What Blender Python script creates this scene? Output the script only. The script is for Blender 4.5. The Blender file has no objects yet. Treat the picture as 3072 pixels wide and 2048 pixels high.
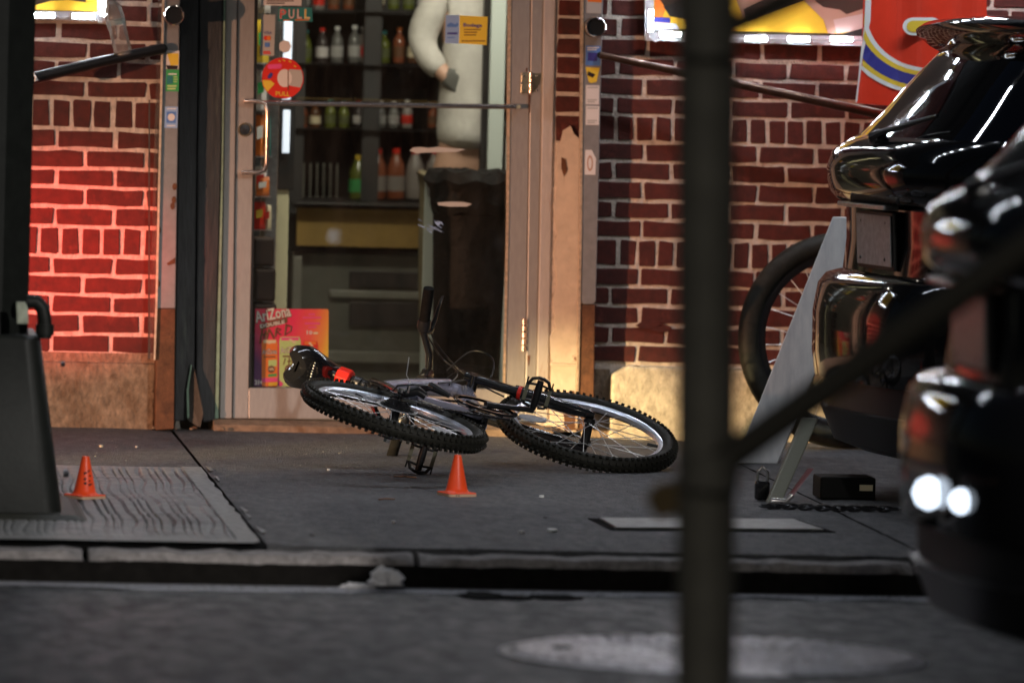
import bpy, bmesh, math, random
import numpy as np
from mathutils import Vector, Matrix, Euler
random.seed(7)
PI = math.pi
rad = math.radians
scene = bpy.context.scene
col = scene.collection
# ------------------------------------------------------------------ camera
F = 200 / 36 * 3072
YAW, ROLL, PITCH = rad(6.8), rad(1.6), math.atan((1024 - 129) / F)
CAM = Vector((-2.3235, -19.4135, 1.35))
FW = Vector((math.sin(YAW) * math.cos(PITCH), math.cos(YAW) * math.cos(PITCH), -math.sin(PITCH)))
r0 = Vector((math.cos(YAW), -math.sin(YAW), 0)); u0 = r0.cross(FW)
RT = r0 * math.cos(ROLL) + u0 * math.sin(ROLL); UP = -r0 * math.sin(ROLL) + u0 * math.cos(ROLL)
cd = bpy.data.cameras.new('camera'); cam = bpy.data.objects.new('camera', cd); col.objects.link(cam)
cd.lens = 200; cd.sensor_width = 36; cd.clip_start = 0.1; cd.clip_end = 400
cd.dof.use_dof = True; cd.dof.focus_distance = 17.9; cd.dof.aperture_fstop = 2.8; cd.dof.aperture_blades = 0
cam.matrix_world = Matrix(((RT.x, UP.x, -FW.x, CAM.x), (RT.y, UP.y, -FW.y, CAM.y), (RT.z, UP.z, -FW.z, CAM.z), (0, 0, 0, 1)))
scene.camera = cam
# ------------------------------------------------------------------ world, moon, exposure
w = bpy.data.worlds.new('World'); scene.world = w; w.use_nodes = True
nt = w.node_tree; bgn = nt.nodes['Background']
sky = nt.nodes.new('ShaderNodeTexSky'); sky.sky_type = 'NISHITA'; sky.sun_disc = False
sky.sun_elevation = rad(38); sky.sun_rotation = rad(200)
nt.links.new(sky.outputs[0], bgn.inputs[0]); bgn.inputs[1].default_value = 0.005
sd = bpy.data.lights.new('moon', 'SUN'); sd.energy = 0.02; sd.angle = rad(12); sd.color = (0.8, 0.88, 1)
so = bpy.data.objects.new('moon', sd); col.objects.link(so); so.rotation_euler = (rad(50), 0, rad(-25))
vs = scene.view_settings; vs.view_transform = 'Standard'; vs.look = 'None'; vs.exposure = 0; vs.gamma = 1; vs.use_curve_mapping = False

def spot(name, loc, tgt, energy, size, blend, color, radius):
    d = bpy.data.lights.new(name, 'SPOT'); d.energy = energy; d.spot_size = rad(size); d.spot_blend = blend
    d.color = color; d.shadow_soft_size = radius
    o = bpy.data.objects.new(name, d); col.objects.link(o); o.location = loc
    o.rotation_euler = (Vector(tgt) - Vector(loc)).to_track_quat('-Z', 'Y').to_euler()
    return o
def area(name, loc, tgt, energy, sx, sy, color, spread=180):
    d = bpy.data.lights.new(name, 'AREA'); d.energy = energy; d.shape = 'RECTANGLE'; d.size = sx; d.size_y = sy
    d.color = color; d.spread = rad(spread)
    o = bpy.data.objects.new(name, d); col.objects.link(o); o.location = loc
    o.rotation_euler = (Vector(tgt) - Vector(loc)).to_track_quat('-Z', 'Y').to_euler()
    return o
# street lighting: shop awning lamp strip, unseen street lamps, vehicle lights to the left
for k_ in range(10): area('awning_lamp', (-2.45 + .35 * k_, -1.5, 3.35), (-2.45 + .35 * k_, -2.9, 0), 1.8, 0.09, 0.05, (0.84, 0.90, 1.0), 120)
for k_ in range(10, 16): area('awning_lamp', (-2.45 + .35 * k_, -1.5, 3.35), (-2.45 + .35 * k_, 0.1, 1.3), 3.0, 0.09, 0.05, (0.84, 0.90, 1.0), 80)
spot('unseen_street_lamp', (-5.0, -27.0, 7.0), (0.2, -9.0, 0.8), 1100, 26, 0.8, (1.0, 0.93, 0.80), 0.15)  # added behind the camera to lift the foreground post
spot('unseen_street_lamp', (-7.5, -10.0, 6.5), (-0.6, -2.4, 0), 160, 60, 0.6, (1.0, 0.93, 0.84), 0.12)
spot('unseen_street_lamp', (5.0, -19.5, 6.2), (-1.35, -2.9, 0), 6000, 15, 1.0, (1.0, 0.95, 0.90), 0.15)
spot('headlight', (-8.6, -7.4, 0.75), (0.24, 0.0, 0.03), 13000, 4.0, 1.0, (1.0, 0.78, 0.38), 0.05)
spot('headlight', (-8.4, -7.0, 0.78), (1.25, 0.0, 0.0), 8000, 3.8, 1.0, (1.0, 0.78, 0.40), 0.05)
spot('fog_light', (-8.5, -7.2, 0.60), (-0.5, 0.0, 0.38), 4500, 18, 1.0, (1.0, 0.50, 0.29), 0.05)
spot('red_flasher', (-8.5, -7.3, 0.85), (-1.62, 0.0, 0.58), 15000, 5.2, 1.0, (1.0, 0.03, 0.035), 0.05)
area('store_lamp', (0.3, 0.42, 2.3), (0.3, 1.6, 0.9), 27, 1.2, 0.25, (1.0, 0.95, 0.82))
area('store_lamp', (-0.8, 0.36, 2.4), (-0.78, 0.85, 0.6), 16, 0.3, 0.2, (1.0, 0.92, 0.74))

# ------------------------------------------------------------------ mapping from the photograph to the place
def at(px, py, Y):
    d = FW + RT * ((px - 1536) / F) - UP * ((py - 1024) / F)
    return CAM + d * ((Y - CAM.y) / d.y)
def gnd(px, py, z=0.0):
    d = FW + RT * ((px - 1536) / F) - UP * ((py - 1024) / F)
    return CAM + d * ((z - CAM.z) / d.z)

# ------------------------------------------------------------------ materials
MATS = {}
def M(name, c, rough=0.6, metal=0.0, var=0.0, scale=20.0, bump=0.0, bscale=80.0, c2=None, c2scale=6.0, c2lo=0.55, c2hi=0.65,
      spec=0.5, coat=0.0, emit=None, estr=0.0, stretch=None, trans=0.0, ior=1.45, rvar=0.0):
    if name in MATS: return MATS[name]
    m = bpy.data.materials.new(name); m.use_nodes = True; MATS[name] = m
    n = m.node_tree.nodes; l = m.node_tree.links; p = n['Principled BSDF']
    p.inputs['Roughness'].default_value = rough; p.inputs['Metallic'].default_value = metal
    p.inputs['Specular IOR Level'].default_value = spec; p.inputs['Coat Weight'].default_value = coat
    p.inputs['Transmission Weight'].default_value = trans; p.inputs['IOR'].default_value = ior
    p.inputs['Base Color'].default_value = (*c, 1)
    tc = n.new('ShaderNodeTexCoord'); mp = n.new('ShaderNodeMapping'); l.new(tc.outputs['Object'], mp.inputs[0])
    if stretch: mp.inputs['Scale'].default_value = stretch
    out = None
    if var > 0:
        nz = n.new('ShaderNodeTexNoise'); nz.inputs['Scale'].default_value = scale; nz.inputs['Detail'].default_value = 6
        nz.inputs['Roughness'].default_value = 0.65
        l.new(mp.outputs[0], nz.inputs['Vector'])
        cr = n.new('ShaderNodeValToRGB'); cr.color_ramp.elements[0].position = 0.3; cr.color_ramp.elements[1].position = 0.7
        cr.color_ramp.elements[0].color = (*[x * (1 - var) for x in c], 1); cr.color_ramp.elements[1].color = (*[min(1, x * (1 + var)) for x in c], 1)
        l.new(nz.outputs[0], cr.inputs[0]); out = cr.outputs[0]
        if rvar > 0:
            mr = n.new('ShaderNodeMapRange'); mr.inputs[1].default_value = 0.3; mr.inputs[2].default_value = 0.7
            mr.inputs[3].default_value = rough - rvar; mr.inputs[4].default_value = rough + rvar
            nz3 = n.new('ShaderNodeTexNoise'); nz3.inputs['Scale'].default_value = scale * 0.4; nz3.inputs['Detail'].default_value = 5
            l.new(mp.outputs[0], nz3.inputs['Vector']); l.new(nz3.outputs[0], mr.inputs[0]); l.new(mr.outputs[0], p.inputs['Roughness'])
    if c2:
        nz2 = n.new('ShaderNodeTexNoise'); nz2.inputs['Scale'].default_value = c2scale; nz2.inputs['Detail'].default_value = 8
        nz2.inputs['Roughness'].default_value = 0.7
        l.new(mp.outputs[0], nz2.inputs['Vector'])
        mr2 = n.new('ShaderNodeMapRange'); mr2.inputs[1].default_value = c2lo; mr2.inputs[2].default_value = c2hi
        l.new(nz2.outputs[0], mr2.inputs[0])
        mx = n.new('ShaderNodeMix'); mx.data_type = 'RGBA'; l.new(mr2.outputs[0], mx.inputs[0])
        if out: l.new(out, mx.inputs[6])
        else: mx.inputs[6].default_value = (*c, 1)
        mx.inputs[7].default_value = (*c2, 1); out = mx.outputs[2]
    if out: l.new(out, p.inputs['Base Color'])
    if bump > 0:
        nb = n.new('ShaderNodeTexNoise'); nb.inputs['Scale'].default_value = bscale; nb.inputs['Detail'].default_value = 5
        l.new(mp.outputs[0], nb.inputs['Vector'])
        b = n.new('ShaderNodeBump'); b.inputs['Strength'].default_value = 1.0; b.inputs['Distance'].default_value = bump
        l.new(nb.outputs[0], b.inputs['Height']); l.new(b.outputs[0], p.inputs['Normal'])
    if emit:
        p.inputs['Emission Color'].default_value = (*emit, 1); p.inputs['Emission Strength'].default_value = estr
    return m

def glass_mat(name, tint, dirt=0.05, rough=0.01):
    m = bpy.data.materials.new(name); m.use_nodes = True; MATS[name] = m
    n = m.node_tree.nodes; l = m.node_tree.links; n.remove(n['Principled BSDF']); o = n['Material Output']
    t = n.new('ShaderNodeBsdfTransparent'); t.inputs[0].default_value = (*tint, 1)
    g = n.new('ShaderNodeBsdfGlossy'); g.inputs['Roughness'].default_value = rough
    df = n.new('ShaderNodeBsdfDiffuse'); df.inputs[0].default_value = (0.5, 0.48, 0.44, 1)
    fr = n.new('ShaderNodeFresnel'); fr.inputs[0].default_value = 1.5
    m1 = n.new('ShaderNodeMixShader'); l.new(fr.outputs[0], m1.inputs[0]); l.new(t.outputs[0], m1.inputs[1]); l.new(g.outputs[0], m1.inputs[2])
    tc = n.new('ShaderNodeTexCoord'); nz = n.new('ShaderNodeTexNoise'); nz.inputs['Scale'].default_value = 5; nz.inputs['Detail'].default_value = 9
    nz.inputs['Roughness'].default_value = 0.7
    mp = n.new('ShaderNodeMapping'); mp.inputs['Scale'].default_value = (4, 1, 1)
    l.new(tc.outputs['Object'], mp.inputs[0]); l.new(mp.outputs[0], nz.inputs['Vector'])
    mr = n.new('ShaderNodeMapRange'); mr.inputs[1].default_value = 0.4; mr.inputs[2].default_value = 0.8; mr.inputs[3].default_value = dirt * 0.4; mr.inputs[4].default_value = dirt * 2.2
    l.new(nz.outputs[0], mr.inputs[0])
    m2 = n.new('ShaderNodeMixShader'); l.new(mr.outputs[0], m2.inputs[0]); l.new(m1.outputs[0], m2.inputs[1]); l.new(df.outputs[0], m2.inputs[2])
    l.new(m2.outputs[0], o.inputs[0]); return m

# ------------------------------------------------------------------ mesh helpers
class MB:
    def __init__(s): s.v = []; s.f = []
    def add(s, vs, fs):
        k = len(s.v); s.v += [tuple(v) for v in vs]; s.f += [tuple(i + k for i in f) for f in fs]; return s
    def box(s, c, d, R=None):
        c = Vector(c); vs = []
        for sx in (-.5, .5):
            for sy in (-.5, .5):
                for sz in (-.5, .5):
                    q = Vector((sx * d[0], sy * d[1], sz * d[2])); vs.append(c + (R @ q if R else q))
        return s.add(vs, [(0, 1, 3, 2), (4, 6, 7, 5), (0, 4, 5, 1), (2, 3, 7, 6), (0, 2, 6, 4), (1, 5, 7, 3)])
    def prism(s, poly, vec):
        n = len(poly); vec = Vector(vec); a = [Vector(p) for p in poly]
        return s.add(a + [p + vec for p in a], [tuple(range(n)), tuple(range(2 * n - 1, n - 1, -1))] + [((i + 1) % n, i, n + i, n + (i + 1) % n) for i in range(n)])
    def pix(s, poly, Y, depth):
        return s.prism([at(x, y, Y) for x, y in poly], (0, depth, 0))
    def flat(s, poly):
        return s.add(poly, [tuple(range(len(poly)))])
    def tube(s, pts, r, n=10, cap=True, squash=None):
        pts = [Vector(p) for p in pts]; m = len(pts)
        rs = r if isinstance(r, (list, tuple)) else [r] * m
        prev = None; rings = []
        for i, p in enumerate(pts):
            t = (pts[min(i + 1, m - 1)] - pts[max(i - 1, 0)]).normalized()
            if prev is None:
                a = Vector((0, 0, 1)) if abs(t.z) < 0.9 else Vector((1, 0, 0)); u = (a - t * a.dot(t)).normalized()
            else: u = (prev - t * prev.dot(t)).normalized()
            prev = u; v = t.cross(u); q = squash or 1.0
            rings.append([p + (u * math.cos(2 * PI * k / n) + v * (q * math.sin(2 * PI * k / n))) * rs[i] for k in range(n)])
        return s.loft(rings, cap)
    def loft(s, rings, cap=True, closed=False):
        n = len(rings[0]); m = len(rings); vs = [p for r in rings for p in r]; fs = []
        for i in range(m if closed else m - 1):
            j = (i + 1) % m
            for k in range(n): fs.append((i * n + k, i * n + (k + 1) % n, j * n + (k + 1) % n, j * n + k))
        if cap and not closed: fs.append(tuple(range(n - 1, -1, -1))); fs.append(tuple((m - 1) * n + k for k in range(n)))
        return s.add(vs, fs)
    def lathe(s, prof, n=20, o=(0, 0, 0), R=None, cap=True):
        o = Vector(o); rings = []
        for r, z in prof:
            ring = []
            for k in range(n):
                q = Vector((r * math.cos(2 * PI * k / n), r * math.sin(2 * PI * k / n), z)); ring.append(o + (R @ q if R else q))
            rings.append(ring)
        return s.loft(rings, cap)
    def build(s, name, mat, parent=None, smooth=False, bevel=0.0, seg=2, recalc=True):
        me = bpy.data.meshes.new(name); me.from_pydata(s.v, [], s.f)
        if recalc:
            bm = bmesh.new(); bm.from_mesh(me); bmesh.ops.recalc_face_normals(bm, faces=bm.faces); bm.to_mesh(me); bm.free()
        if isinstance(mat, str): mat = MATS[mat]
        me.materials.append(mat)
        o = bpy.data.objects.new(name, me); col.objects.link(o)
        if parent: o.parent = parent
        if smooth: smooth_by_angle(me)
        if bevel > 0:
            b = o.modifiers.new('bevel', 'BEVEL'); b.width = bevel; b.segments = seg; b.limit_method = 'ANGLE'; b.angle_limit = rad(35)
        return o
def smooth_by_angle(me, ang=rad(42)):
    bm = bmesh.new(); bm.from_mesh(me)
    for f in bm.faces: f.smooth = True
    for e in bm.edges:
        if len(e.link_faces) == 2 and e.calc_face_angle(0) > ang: e.smooth = False
    bm.to_mesh(me); bm.free()
def tag(o, label, cat, group=None, kind=None):
    if label: o['label'] = label
    if cat: o['category'] = cat
    if group: o['group'] = group
    if kind: o['kind'] = kind
    return o
def struct(o): o['kind'] = 'structure'; return o
def root(name, loc, label, cat, group=None):
    o = bpy.data.objects.new(name, None); col.objects.link(o); o.location = loc; o.empty_display_size = 0.1
    return tag(o, label, cat, group)
def re_origin(o, root_):   # parts are made in world coordinates, then keep their place under a root
    o.parent = root_; o.matrix_parent_inverse = root_.matrix_world.inverted() if False else Matrix.Translation(-Vector(root_.location))
    return o
def P(mb, name, mat, rt_, **k):
    o = mb.build(name, mat, None, **k); return re_origin(o, rt_) if rt_ else o
def sub(mb, name, mat, part, **k):   # sub-part of a part that itself has identity own transform (world-built)
    o = mb.build(name, mat, None, **k); o.parent = part
    return o
def text_geo(txt, size, bold=0.0):
    cu = bpy.data.curves.new('t', 'FONT'); cu.body = txt; cu.size = size; cu.offset = bold; cu.resolution_u = 2
    o = bpy.data.objects.new('t', cu); col.objects.link(o)
    dg = bpy.context.evaluated_depsgraph_get(); me = bpy.data.meshes.new_from_object(o.evaluated_get(dg))
    vs = [v.co.copy() for v in me.vertices]; fs = [tuple(p.vertices) for p in me.polygons]
    bpy.data.objects.remove(o); bpy.data.curves.remove(cu); bpy.data.meshes.remove(me)
    return vs, fs
def text_px(txt, px, py, wpx, hpx, Y, rot=0.0, bold=0.0, thick=0.0):
    """lettering on a plane parallel to the wall: lower left corner at the pixel, given width and cap height in pixels"""
    vs, fs = text_geo(txt, 1.0, bold)
    x0 = min(v.x for v in vs); x1 = max(v.x for v in vs); y1 = max(v.y for v in vs); y0 = min(v.y for v in vs)
    p0 = at(px, py, Y); s = (at(px + 100, py, Y) - p0).length / 100
    mb = MB(); c, sn = math.cos(rot), math.sin(rot)
    out = []
    for v in vs:
        u = (v.x - x0) / (x1 - x0) * wpx * s; t = (v.y - y0) / (y1 - y0) * hpx * s
        out.append((p0.x + u * c - t * sn, Y, p0.z + u * sn + t * c))
    return mb.add(out, fs)
def circ_px(px, py, r, Y, n=28, a0=0, a1=2 * PI, ry=None):
    full = abs(a1 - a0) > 6.2; m = n if full else n + 1
    return [(px + r * math.cos(a0 + (a1 - a0) * k / n), py - (ry or r) * math.sin(a0 + (a1 - a0) * k / n)) for k in range(m)]
def pxflat(poly, Y): return MB().flat([at(x, y, Y) for x, y in poly])
def rnd(a, b): return random.uniform(a, b)
# ================================================================== MATERIAL LIBRARY
M('brick', (0.076, 0.012, 0.0075), 0.75, var=0.35, scale=30, bump=0.0015, bscale=220, c2=(0.045, 0.011, 0.008), c2scale=9)
M('brick_b', (0.062, 0.0105, 0.007), 0.75, var=0.35, scale=30, bump=0.0015, bscale=220, c2=(0.12, 0.025, 0.016), c2scale=14)
M('mortar', (0.54, 0.46, 0.39), 0.85, var=0.25, scale=30, bump=0.008, bscale=70, c2=(0.34, 0.27, 0.22), c2scale=18, c2lo=0.56, c2hi=0.75)
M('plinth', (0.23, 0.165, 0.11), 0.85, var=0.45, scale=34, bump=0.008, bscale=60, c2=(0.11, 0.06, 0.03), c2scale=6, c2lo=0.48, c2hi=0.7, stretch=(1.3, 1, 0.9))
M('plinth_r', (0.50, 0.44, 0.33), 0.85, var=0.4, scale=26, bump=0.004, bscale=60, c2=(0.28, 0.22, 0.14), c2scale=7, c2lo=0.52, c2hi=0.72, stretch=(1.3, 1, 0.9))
M('sidewalk', (0.088, 0.089, 0.094), 0.70, var=0.42, scale=55, stretch=(1, .35, 1), bump=0.006, bscale=150, c2=(0.058, 0.058, 0.062), c2scale=2.2, c2lo=0.48, c2hi=0.7, rvar=0.12)
M('patch', (0.22, 0.22, 0.22), 0.55, var=0.25, scale=30, bump=0.002, bscale=160, c2=(0.10, 0.10, 0.10), c2scale=4, rvar=0.15)
M('patch_edge', (0.25, 0.245, 0.24), 0.6, var=0.35, scale=40, bump=0.002, bscale=120)
M('kerb', (0.26, 0.24, 0.235), 0.8, var=0.45, scale=30, bump=0.006, bscale=40, c2=(0.09, 0.08, 0.08), c2scale=10)
M('road', (0.027, 0.027, 0.030), 0.52, var=0.6, scale=45, stretch=(1, .4, 1), bump=0.012, bscale=110, c2=(0.014, 0.014, 0.016), c2scale=1.6, c2lo=0.42, c2hi=0.66, rvar=0.14)
M('gutter', (0.36, 0.36, 0.40), 0.5, var=0.5, scale=70, bump=0.006, bscale=120)
M('castiron', (0.52, 0.52, 0.57), 0.32, 0.3, var=0.5, scale=26, bump=0.003, bscale=60)
M('steelplate', (0.25, 0.25, 0.24), 0.5, 0.4, var=0.3, scale=30)
M('darkgap', (0.006, 0.006, 0.006), 0.9, spec=0.05)
M('alu', (0.36, 0.335, 0.315), 0.42, 0.35, var=0.10, scale=40, c2=(0.30, 0.22, 0.17), c2scale=5, c2lo=0.6, c2hi=0.8, stretch=(3, 3, 0.5))
M('jamb', (0.44, 0.40, 0.37), 0.55, 0.0, var=0.12, scale=30, c2=(0.30, 0.17, 0.10), c2scale=6, c2lo=0.6, c2hi=0.75, stretch=(3, 3, 0.5))
M('peel', (0.60, 0.50, 0.40), 0.7, var=0.12, scale=20, bump=0.003, bscale=40, c2=(0.20, 0.09, 0.05), c2scale=10, c2lo=0.64, c2hi=0.68)
M('track', (0.24, 0.235, 0.235), 0.5, 0.2, var=0.12, scale=30, c2=(0.16, 0.08, 0.05), c2scale=12, c2lo=0.66, c2hi=0.70)
M('rust', (0.12, 0.05, 0.022), 0.8, var=0.4, scale=25, bump=0.002, bscale=120, c2=(0.07, 0.03, 0.015), c2scale=11)
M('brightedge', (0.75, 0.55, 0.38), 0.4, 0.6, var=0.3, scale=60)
M('blackboard', (0.028, 0.030, 0.032), 0.55, var=0.4, scale=12, bump=0.002, bscale=30, c2=(0.06, 0.075, 0.06), c2scale=5, c2lo=0.6, c2hi=0.75, stretch=(4, 4, 0.6))
M('greenpaint', (0.20, 0.30, 0.22), 0.6, var=0.3, scale=30)
M('flap', (0.055, 0.05, 0.045), 0.6, var=0.3, scale=20)
M('sill', (0.22, 0.15, 0.10), 0.75, var=0.4, scale=30, bump=0.003, bscale=80)
M('chrome', (0.75, 0.72, 0.70), 0.18, 1.0, var=0.08, scale=50)
M('copperbar', (0.72, 0.60, 0.54), 0.22, 1.0, var=0.1, scale=50)
M('brass', (0.55, 0.50, 0.36), 0.35, 0.9, var=0.3, scale=60)
M('blackplastic', (0.014, 0.014, 0.015), 0.35)
M('blackrubber', (0.011, 0.011, 0.0105), 0.8, spec=.05, var=0.3, scale=60, bump=0.001, bscale=200)
M('tyre', (0.017, 0.0165, 0.013), 0.6, spec=.25, var=0.4, scale=50)
M('glossblack', (0.010, 0.010, 0.011), 0.14, 0.0, coat=0.6)
M('satinblack', (0.014, 0.014, 0.015), 0.32, 0.2)
M('framegrey', (0.34, 0.34, 0.43), 0.26, 0.3, coat=0.7, var=0.08, scale=30)
M('rim', (0.72, 0.76, 0.86), 0.30, 0.75)
M('spoke', (0.82, 0.82, 0.82), 0.35, 0.7)
M('steel', (0.45, 0.45, 0.46), 0.3, 1.0, var=0.2, scale=60)
M('darksteel', (0.08, 0.08, 0.085), 0.35, 0.9, var=0.3, scale=80)
M('redplastic', (0.55, 0.02, 0.012), 0.3)
M('reflector', (0.62, 0.64, 0.68), 0.22, 0.2)
M('cone', (1.0, 0.085, 0.018), 0.38, var=0.08, scale=30)
M('conebase', (0.55, 0.36, 0.24), 0.6)
M('ink', (0.02, 0.01, 0.01), 0.6)
M('white', (0.78, 0.78, 0.76), 0.5)
M('paperwhite', (0.70, 0.66, 0.64), 0.6)
M('grey_s', (0.45, 0.44, 0.42), 0.5)
M('red_s', (0.68, 0.03, 0.015), 0.4)
M('yellow_s', (0.78, 0.55, 0.05), 0.45)
M('orange_s', (0.80, 0.20, 0.03), 0.45)
M('blue_s', (0.10, 0.22, 0.55), 0.45)
M('lightblue_s', (0.28, 0.42, 0.68), 0.45)
M('navy_s', (0.05, 0.05, 0.28), 0.45)
M('teal_s', (0.03, 0.20, 0.19), 0.45)
M('green_s', (0.05, 0.36, 0.10), 0.45)
M('lime_s', (0.50, 0.66, 0.25), 0.5)
M('olive_label', (0.12, 0.14, 0.05), 0.5)
M('pink_s', (0.80, 0.08, 0.28), 0.5)
M('cream_s', (0.72, 0.62, 0.42), 0.5)
M('brown_s', (0.16, 0.07, 0.03), 0.5)
M('skin_s', (0.48, 0.28, 0.20), 0.5)
M('hair_s', (0.05, 0.03, 0.02), 0.5)
M('led', (1, 1, 1), 0.4, emit=(0.86, 0.92, 1.0), estr=150)
M('ledbody', (0.7, 0.72, 0.75), 0.3)
M('cable', (0.65, 0.66, 0.7), 0.4)
M('lamppost', (0.011, 0.0125, 0.011), 0.5, 0.0, spec=.25, var=0.25, scale=20, bump=0.0004, bscale=80)
M('fgpost', (0.15, 0.14, 0.115), 0.6, 0.1, var=0.25, scale=8)
M('fgbrown', (0.16, 0.11, 0.05), 0.7)
M('boardgrey', (0.93, 0.95, 1.0), 0.34, 0.0, var=0.25, scale=30, stretch=(1, 1, 0.12), c2=(0.45, 0.47, 0.5), c2scale=8, c2lo=0.62, c2hi=0.8)
M('olive', (0.12, 0.12, 0.085), 0.5, 0.2)
M('carpaint', (0.006, 0.006, 0.007), 0.07, 0.0, coat=0.25, spec=.4)
M('carglass', (0.004, 0.004, 0.005), 0.03, 0.0, spec=0.9, coat=1.0)
M('carplastic', (0.012, 0.012, 0.013), 0.42)
M('taillight', (0.30, 0.004, 0.006), 0.08, coat=1.0)
M('plate', (0.42, 0.44, 0.46), 0.28, 0.35, var=0.25, scale=40)
M('white_glow', (1, 1, 1), 0.3, emit=(0.72, 0.84, 1.0), estr=3.2)
M('int_floor', (0.22, 0.20, 0.17), 0.5, var=0.2, scale=8)
M('int_wall', (0.20, 0.18, 0.15), 0.8, var=0.15, scale=4)
M('int_cream', (0.68, 0.64, 0.42), 0.6, var=0.06, scale=10)
M('int_dark', (0.022, 0.020, 0.019), 0.5, var=0.3, scale=10)
M('int_shelf', (0.05, 0.05, 0.05), 0.5)
M('int_yellow', (0.30, 0.19, 0.05), 0.6, var=0.12, scale=12)
M('int_grey', (0.12, 0.12, 0.10), 0.45, 0.2, var=0.15, scale=10)
M('int_grey2', (0.20, 0.20, 0.17), 0.45, 0.2, var=0.15, scale=10)
M('strip_glow', (0.8, 0.85, 0.95), 0.3, emit=(0.75, 0.85, 1.0), estr=0.9)  # metal strip's reflection painted as a pale blue glow
M('mintstrip', (0.45, 0.50, 0.46), 0.4)
M('binbag', (0.006, 0.006, 0.006), 0.6, spec=.15, bump=0.006, bscale=30)
M('sweat', (0.46, 0.44, 0.40), 0.9, var=0.15, scale=9, bump=0.022, bscale=5, stretch=(1.2, 1, 1.0))
M('khaki', (0.20, 0.17, 0.10), 0.85, var=0.15, scale=20)
M('skin', (0.45, 0.27, 0.19), 0.5)
M('hair', (0.03, 0.02, 0.015), 0.6)
M('hand_grey', (0.10, 0.10, 0.09), 0.8)
M('tissue', (0.85, 0.83, 0.84), 0.8, bump=0.004, bscale=60)
M('bannerred', (0.72, 0.045, 0.018), 0.42, var=0.1, scale=6)
M('redstrip', (0.5, 0.02, 0.02), 0.4)
glass_mat('doorglass', (0.86, 0.87, 0.84), 0.014)
glass_mat('plasticclear', (0.90, 0.92, 0.95), 0.26, 0.06)
glass_mat('polysheet', (0.90, 0.90, 0.90), 0.12, 0.08)

# ================================================================== SETTING: road, kerb, sidewalk
KY = -4.36           # back of the kerb
RZ = -0.095          # road level at the kerb
def sheet(name, x0, x1, y0, y1, z, nx, ny, mat, jit=0.0, slope=0.0):
    mb = MB(); vs = []; fs = []
    for j in range(ny + 1):
        for i in range(nx + 1):
            x = x0 + (x1 - x0) * i / nx; y = y0 + (y1 - y0) * j / ny
            vs.append((x, y, z + slope * (y1 - y) + rnd(-jit, jit)))
    for j in range(ny):
        for i in range(nx): a = j * (nx + 1) + i; fs.append((a, a + 1, a + nx + 2, a + nx + 1))
    o = mb.add(vs, fs).build(name, mat, smooth=True); return o
struct(sheet('road', -60, 60, -70, KY - 0.17, RZ, 60, 40, 'road', slope=0.022))
struct(sheet('ground', -120, 120, -120, 120, -0.6, 2, 2, 'road'))
g = MB()   # gutter line along the kerb foot, road-edge sheen painted as a pale colour
n = 90; top = []; bot = []
for i in range(n + 1):
    x = -4 + 8 * i / n
    top.append((x, KY - 0.172, RZ + 0.004)); bot.append((x, KY - 0.30 - rnd(0, 0.10), RZ + 0.004 + 0.13 * 0.022))
g.add(top + bot, [(i, i + 1, n + 2 + i, n + 1 + i) for i in range(n)])
struct(g.build('gutter_sheen', 'gutter'))
# sidewalk slabs (each its own piece) with a ribbed concrete slab cut in
sw = bpy.data.objects.new('sidewalk', None); col.objects.link(sw); struct(sw)
JX = -1.175
def slab(x0, x1, y0, y1, name='slab', mat='sidewalk', top=0.0):
    mb = MB(); nx = max(1, int((x1 - x0) / 0.08)); ny = max(1, int((y1 - y0) / 0.08)); vs = []; fs = []
    for j in range(ny + 1):
        for i in range(nx + 1):
            e = 0.003 if (i in (0, nx) or j in (0, ny)) else 0
            vs.append((x0 + (x1 - x0) * i / nx, y0 + (y1 - y0) * j / ny + (rnd(-.008, .008) if j == 0 else 0), top - e + rnd(-.0012, .0012)))
    for j in range(ny):
        for i in range(nx): a = j * (nx + 1) + i; fs.append((a, a + 1, a + nx + 2, a + nx + 1))
    mb.add(vs, fs)
    k = len(mb.v); mb.v += [(x0, y0, -0.14), (x1, y0, -0.14), (x1, y1, -0.14), (x0, y1, -0.14)]
    mb.f += [(k, k + 1, nx, 0)]
    o = mb.build(name, mat, sw, smooth=True); return o
PY0, PY1 = -4.30, -1.70
slab(JX + 0.007, 0.62, KY + 0.004, 0.06); slab(0.63, 2.9, KY + 0.004, 0.06); slab(2.91, 6.0, KY + 0.004, 0.06)
slab(-3.4, JX - 0.004, PY1 + 0.006, 0.06); slab(-6.5, -3.41, KY + 0.004, 0.06)
slab(-3.40, -3.02, KY + 0.004, PY1)
bed = MB().box((0, KY / 2 + 0.02, -0.03), (14, -KY, 0.04)); bo = bed.build('joint_bed', 'darkgap', sw)
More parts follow.
